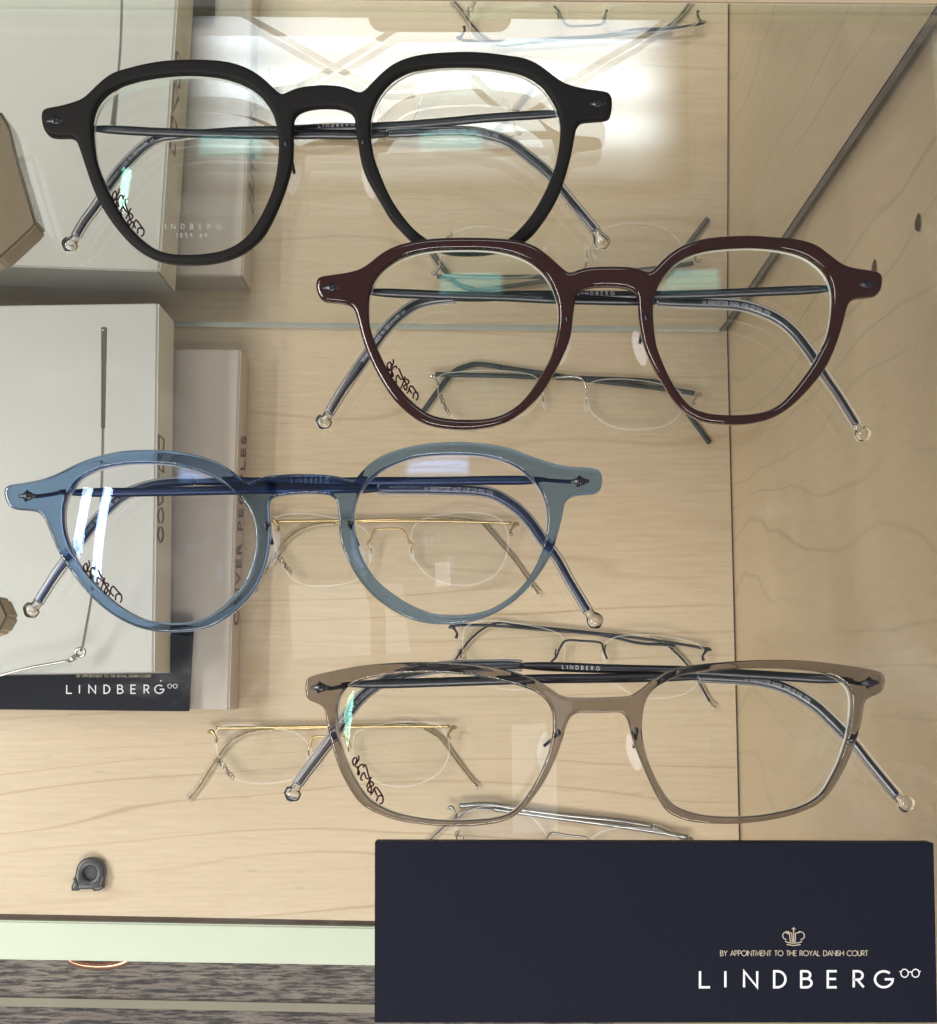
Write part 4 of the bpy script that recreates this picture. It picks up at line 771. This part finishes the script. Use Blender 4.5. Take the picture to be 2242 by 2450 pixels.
# clear pair half hidden by the plaque
rimless('steel-wired rimless eyeglasses half hidden by the large navy plaque', 'silver_dark',
    [[(1092, 1960), (1108, 1944), (1160, 1928), (1230, 1930), (1262, 1946), (1290, 1972), (1312, 2010), (1300, 2060), (1240, 2095), (1160, 2095), (1110, 2060), (1092, 2010)],
     [(1410, 2020), (1432, 1992), (1467, 1981), (1500, 1978), (1550, 1981), (1593, 1992), (1632, 2012), (1650, 2050), (1620, 2100), (1560, 2125), (1480, 2115), (1430, 2080)]],
    T('K', (455, 1440), (475, 1395), (510, 1360), (560, 1364), (650, 1378), (750, 1390), (775, 1415), (790, 1450)), [(1080, 1932), (1650, 2007)],
    [[(1100, 1928), (1170, 1924), (1230, 1934), (1350, 1950), (1480, 1963), (1560, 1976)], [(1645, 2003), (1560, 1988), (1450, 1972), (1300, 1952), (1180, 1935)]],
    [[(1600, 1990), (1650, 2030), (1700, 2100), (1730, 2150)], [(1130, 1935), (1090, 1960), (1055, 1985), (1030, 2010), (1000, 2050)]],
    [(1740, 2165), (990, 2065)], [(1300, 2040, -8), (1415, 2050, 8)], ((1092, 1990), (1130, 2060)), bw=.0012, lensmat='lens_blue')

# ------------------------------------------------------------------ metal pair with upright temple on the white box
def q3(u, v, z): return Q(u, v, z)
mt = thing('metal_eyeglasses', q3(60, 1315, ZB1), 'silver wire eyeglasses with an open temple, standing on the off-white box', 'eyeglasses')
ht = q3(160, 1280, ZB1 + .012)
tp = tube('temple', [ht, q3(165, 1262, ZB1 + .013), q3(190, 1110, ZB1 + .03), q3(200, 960, ZB1 + .045), q3(203, 838, ZB1 + .058)], .00062, 'silver', mt)
tube('temple_sleeve', [q3(203, 842, ZB1 + .0578), q3(204, 740, ZB1 + .073), q3(204.5, 700, ZB1 + .080), q3(205, 646, ZB1 + .088)], [.0009, .00105, .00115, .0012], 'silver_dark', tp)
tube('hinge', [q3(158 + 9 * math.cos(a), 1284 + 8 * math.sin(a), ZB1 + .0115) for a in [2 * math.pi * i / 10 for i in range(10)]], .0007, 'silver', mt, closed=True, step=.0005)
tube('hinge_link', [q3(153, 1288, ZB1 + .012), q3(142, 1297, ZB1 + .012), q3(134, 1303, ZB1 + .012)], [.0008, .0013, .0007], 'silver', mt)
tube('brow_wire', [q3(150, 1297, ZB1 + .012), q3(110, 1305, ZB1 + .012), q3(60, 1314, ZB1 + .012), q3(0, 1330, ZB1 + .012), q3(-60, 1352, ZB1 + .012), q3(-200, 1362, ZB1 + .012), q3(-330, 1350, ZB1 + .012)], .0006, 'silver', mt)
lo = np.array([(q3(u, v, ZB1 + .0105).x, q3(u, v, ZB1 + .0105).y) for u, v in ((128, 1306), (60, 1318), (0, 1334), (-60, 1357), (-150, 1366), (-152, 1372), (-60, 1366), (0, 1343), (60, 1326), (128, 1311))])
prism('lens', [tuple(p) for p in lo], ZB1 + .0002, ZB1 + .0105, 'lens_dull', mt)
# clear faceted acrylic stands at the left edge of the shelf
def stand(label, pts, h):
    c = sum((P(u, v, 0) for u, v in pts), Vector()) / len(pts)
    o = prism('acrylic_stand', [P(u, v, h) for u, v in pts], .0001, h, 'acrylic', bevel=.0007); 
    for p_ in o.data.polygons: p_.use_smooth = False
    tag(o, label, 'acrylic stand'); return o
stand('clear faceted acrylic stand at the left edge beside the black frame', [(-140, 250), (0, 262), (22, 298), (45, 390), (88, 534), (80, 546), (0, 620), (-140, 640)], .009)
stand('clear faceted acrylic stand at the left edge below the blue frame\'s tip', [(-140, 1400), (0, 1428), (21, 1475), (0, 1512), (-140, 1560)], .009)

# ------------------------------------------------------------------ the next shelf up and behind, seen only mirrored in the top shelf
HU = .34
def mirrored(u, v, h=HU):
    d = ray(u, v); k = (H + h) / -d.z
    return Vector((d.x * k, d.y * k, h))
up = thing('upper_shelf', (0, .35, HU), 'high clear glass shelf behind the cabinet, mirrored in the lower glass', 'glass shelf')
uv_ = [(-.5, .21, HU - .0022), (.5, .21, HU - .0022), (.5, .62, HU - .0022), (-.5, .62, HU - .0022)]
mesh('glass_sheet', uv_, [(0, 1, 2, 3)], 'shelf_glass', up)
ue = thing('wire_eyeglasses', mirrored(803, 158), 'faint crossed eyeglasses temples mirrored in the bright glow at top left', 'eyeglasses')
M['ghost'] = edge_mat('grey_silicone', .6); M['ghost'].node_tree.nodes['Principled BSDF'].inputs[0].default_value = (.25, .24, .25, 1)
for pts in ([(560, 15), (583, 32), (690, 92), (803, 158), (870, 190), (930, 205), (990, 200)], [(960, 55), (900, 95), (803, 155), (740, 190), (690, 208), (650, 212)]):
    tube('temple', [mirrored(*p) + Vector((0, 0, .002)) for p in pts], .0016, 'ghost', ue, step=.002)
ue2 = thing('wire_eyeglasses', mirrored(1226, 250), 'faint bent eyeglasses temple mirrored behind the black frame\'s right lens', 'eyeglasses')
tube('temple', [mirrored(*p) + Vector((0, 0, .002)) for p in [(1130, 175), (1170, 215), (1226, 252), (1260, 248), (1306, 222), (1400, 168), (1487, 115)]], .0017, 'ghost', ue2, step=.002)
tube('ear_hook', [mirrored(*p) + Vector((0, 0, .002)) for p in [(1487, 115), (1540, 85), (1600, 40), (1630, 10)]], .0014, 'ghost', ue2, step=.002)
M['tan'] = pbr('tan_slab', (.36, .27, .19), .5)  # for an unseen slab added to block part of the mirrored lamp
rr = []
for cx, cy, a0 in ((1190, 38, 0), (915, 38, 90), (915, -60, 180), (1190, -60, 270)):
    for i in range(6):
        a = math.radians(a0 + i * 18); p = mirrored(cx + 34 * math.cos(a), cy + 34 * math.sin(a), HU + .001); rr.append(p)
o = prism('lamp_blocker', rr, HU + .0002, HU + .004, 'tan', bevel=.0006); tag(o, 'tan round-cornered slab added to block the lamp mirrored at the top centre of the glass', 'lamp blocker')

# unseen glowing panels, added only to make ghost reflections in the shelf
def panel_mat(k):
    m, nt, out = new_mat('ghost_panel_glow'); e = node(nt, 'ShaderNodeEmission', Color=(.95, .97, 1, 1)); e.inputs[1].default_value = k; nt.links.new(e.outputs[0], out.inputs[0]); return m
for i, (k, rc, lab) in enumerate([(1.4, [(1225, 1735), (1330, 1730), (1335, 1990), (1228, 1995)], 'tall faint ceiling panel mirrored inside the grey frame\'s left lens'),
        (1.1, [(690, 1400), (960, 1395), (980, 1560), (700, 1575)], 'wide added glow panel for a ghost reflection below the blue frame'),
        (2.2, [(1040, 1345), (1075, 1343), (1078, 1398), (1042, 1400)], 'small bright ceiling panel mirrored inside the blue frame\'s right lens')]):
    M['dim%d' % i] = panel_mat(k)
    o = prism('ghost_panel', [mirrored(u, v, 2.0) for u, v in rc], 2.0, 2.03, 'dim%d' % i); tag(o, lab, 'added glow panel', 'added glow panels for ghost reflections in the glass')
M['ghost_dark'] = pbr('ghost_tube_dark', (.02, .02, .02), .6)  # for unseen dark tubes added to draw ghost lines in the shelf
for pts, lab in (([(600, 1180), (640, 1400), (600, 1640), (640, 1800)], 'dark tube added for a ghost line left of the grey frame'), ([(860, 1350), (900, 1440), (905, 1600)], 'short dark tube added for a ghost line below the blue frame')):
    o = tube('ghost_tube', [mirrored(u, v, 1.9) for u, v in pts], .012, 'ghost_dark', step=.02); tag(o, lab, 'added dark tube')
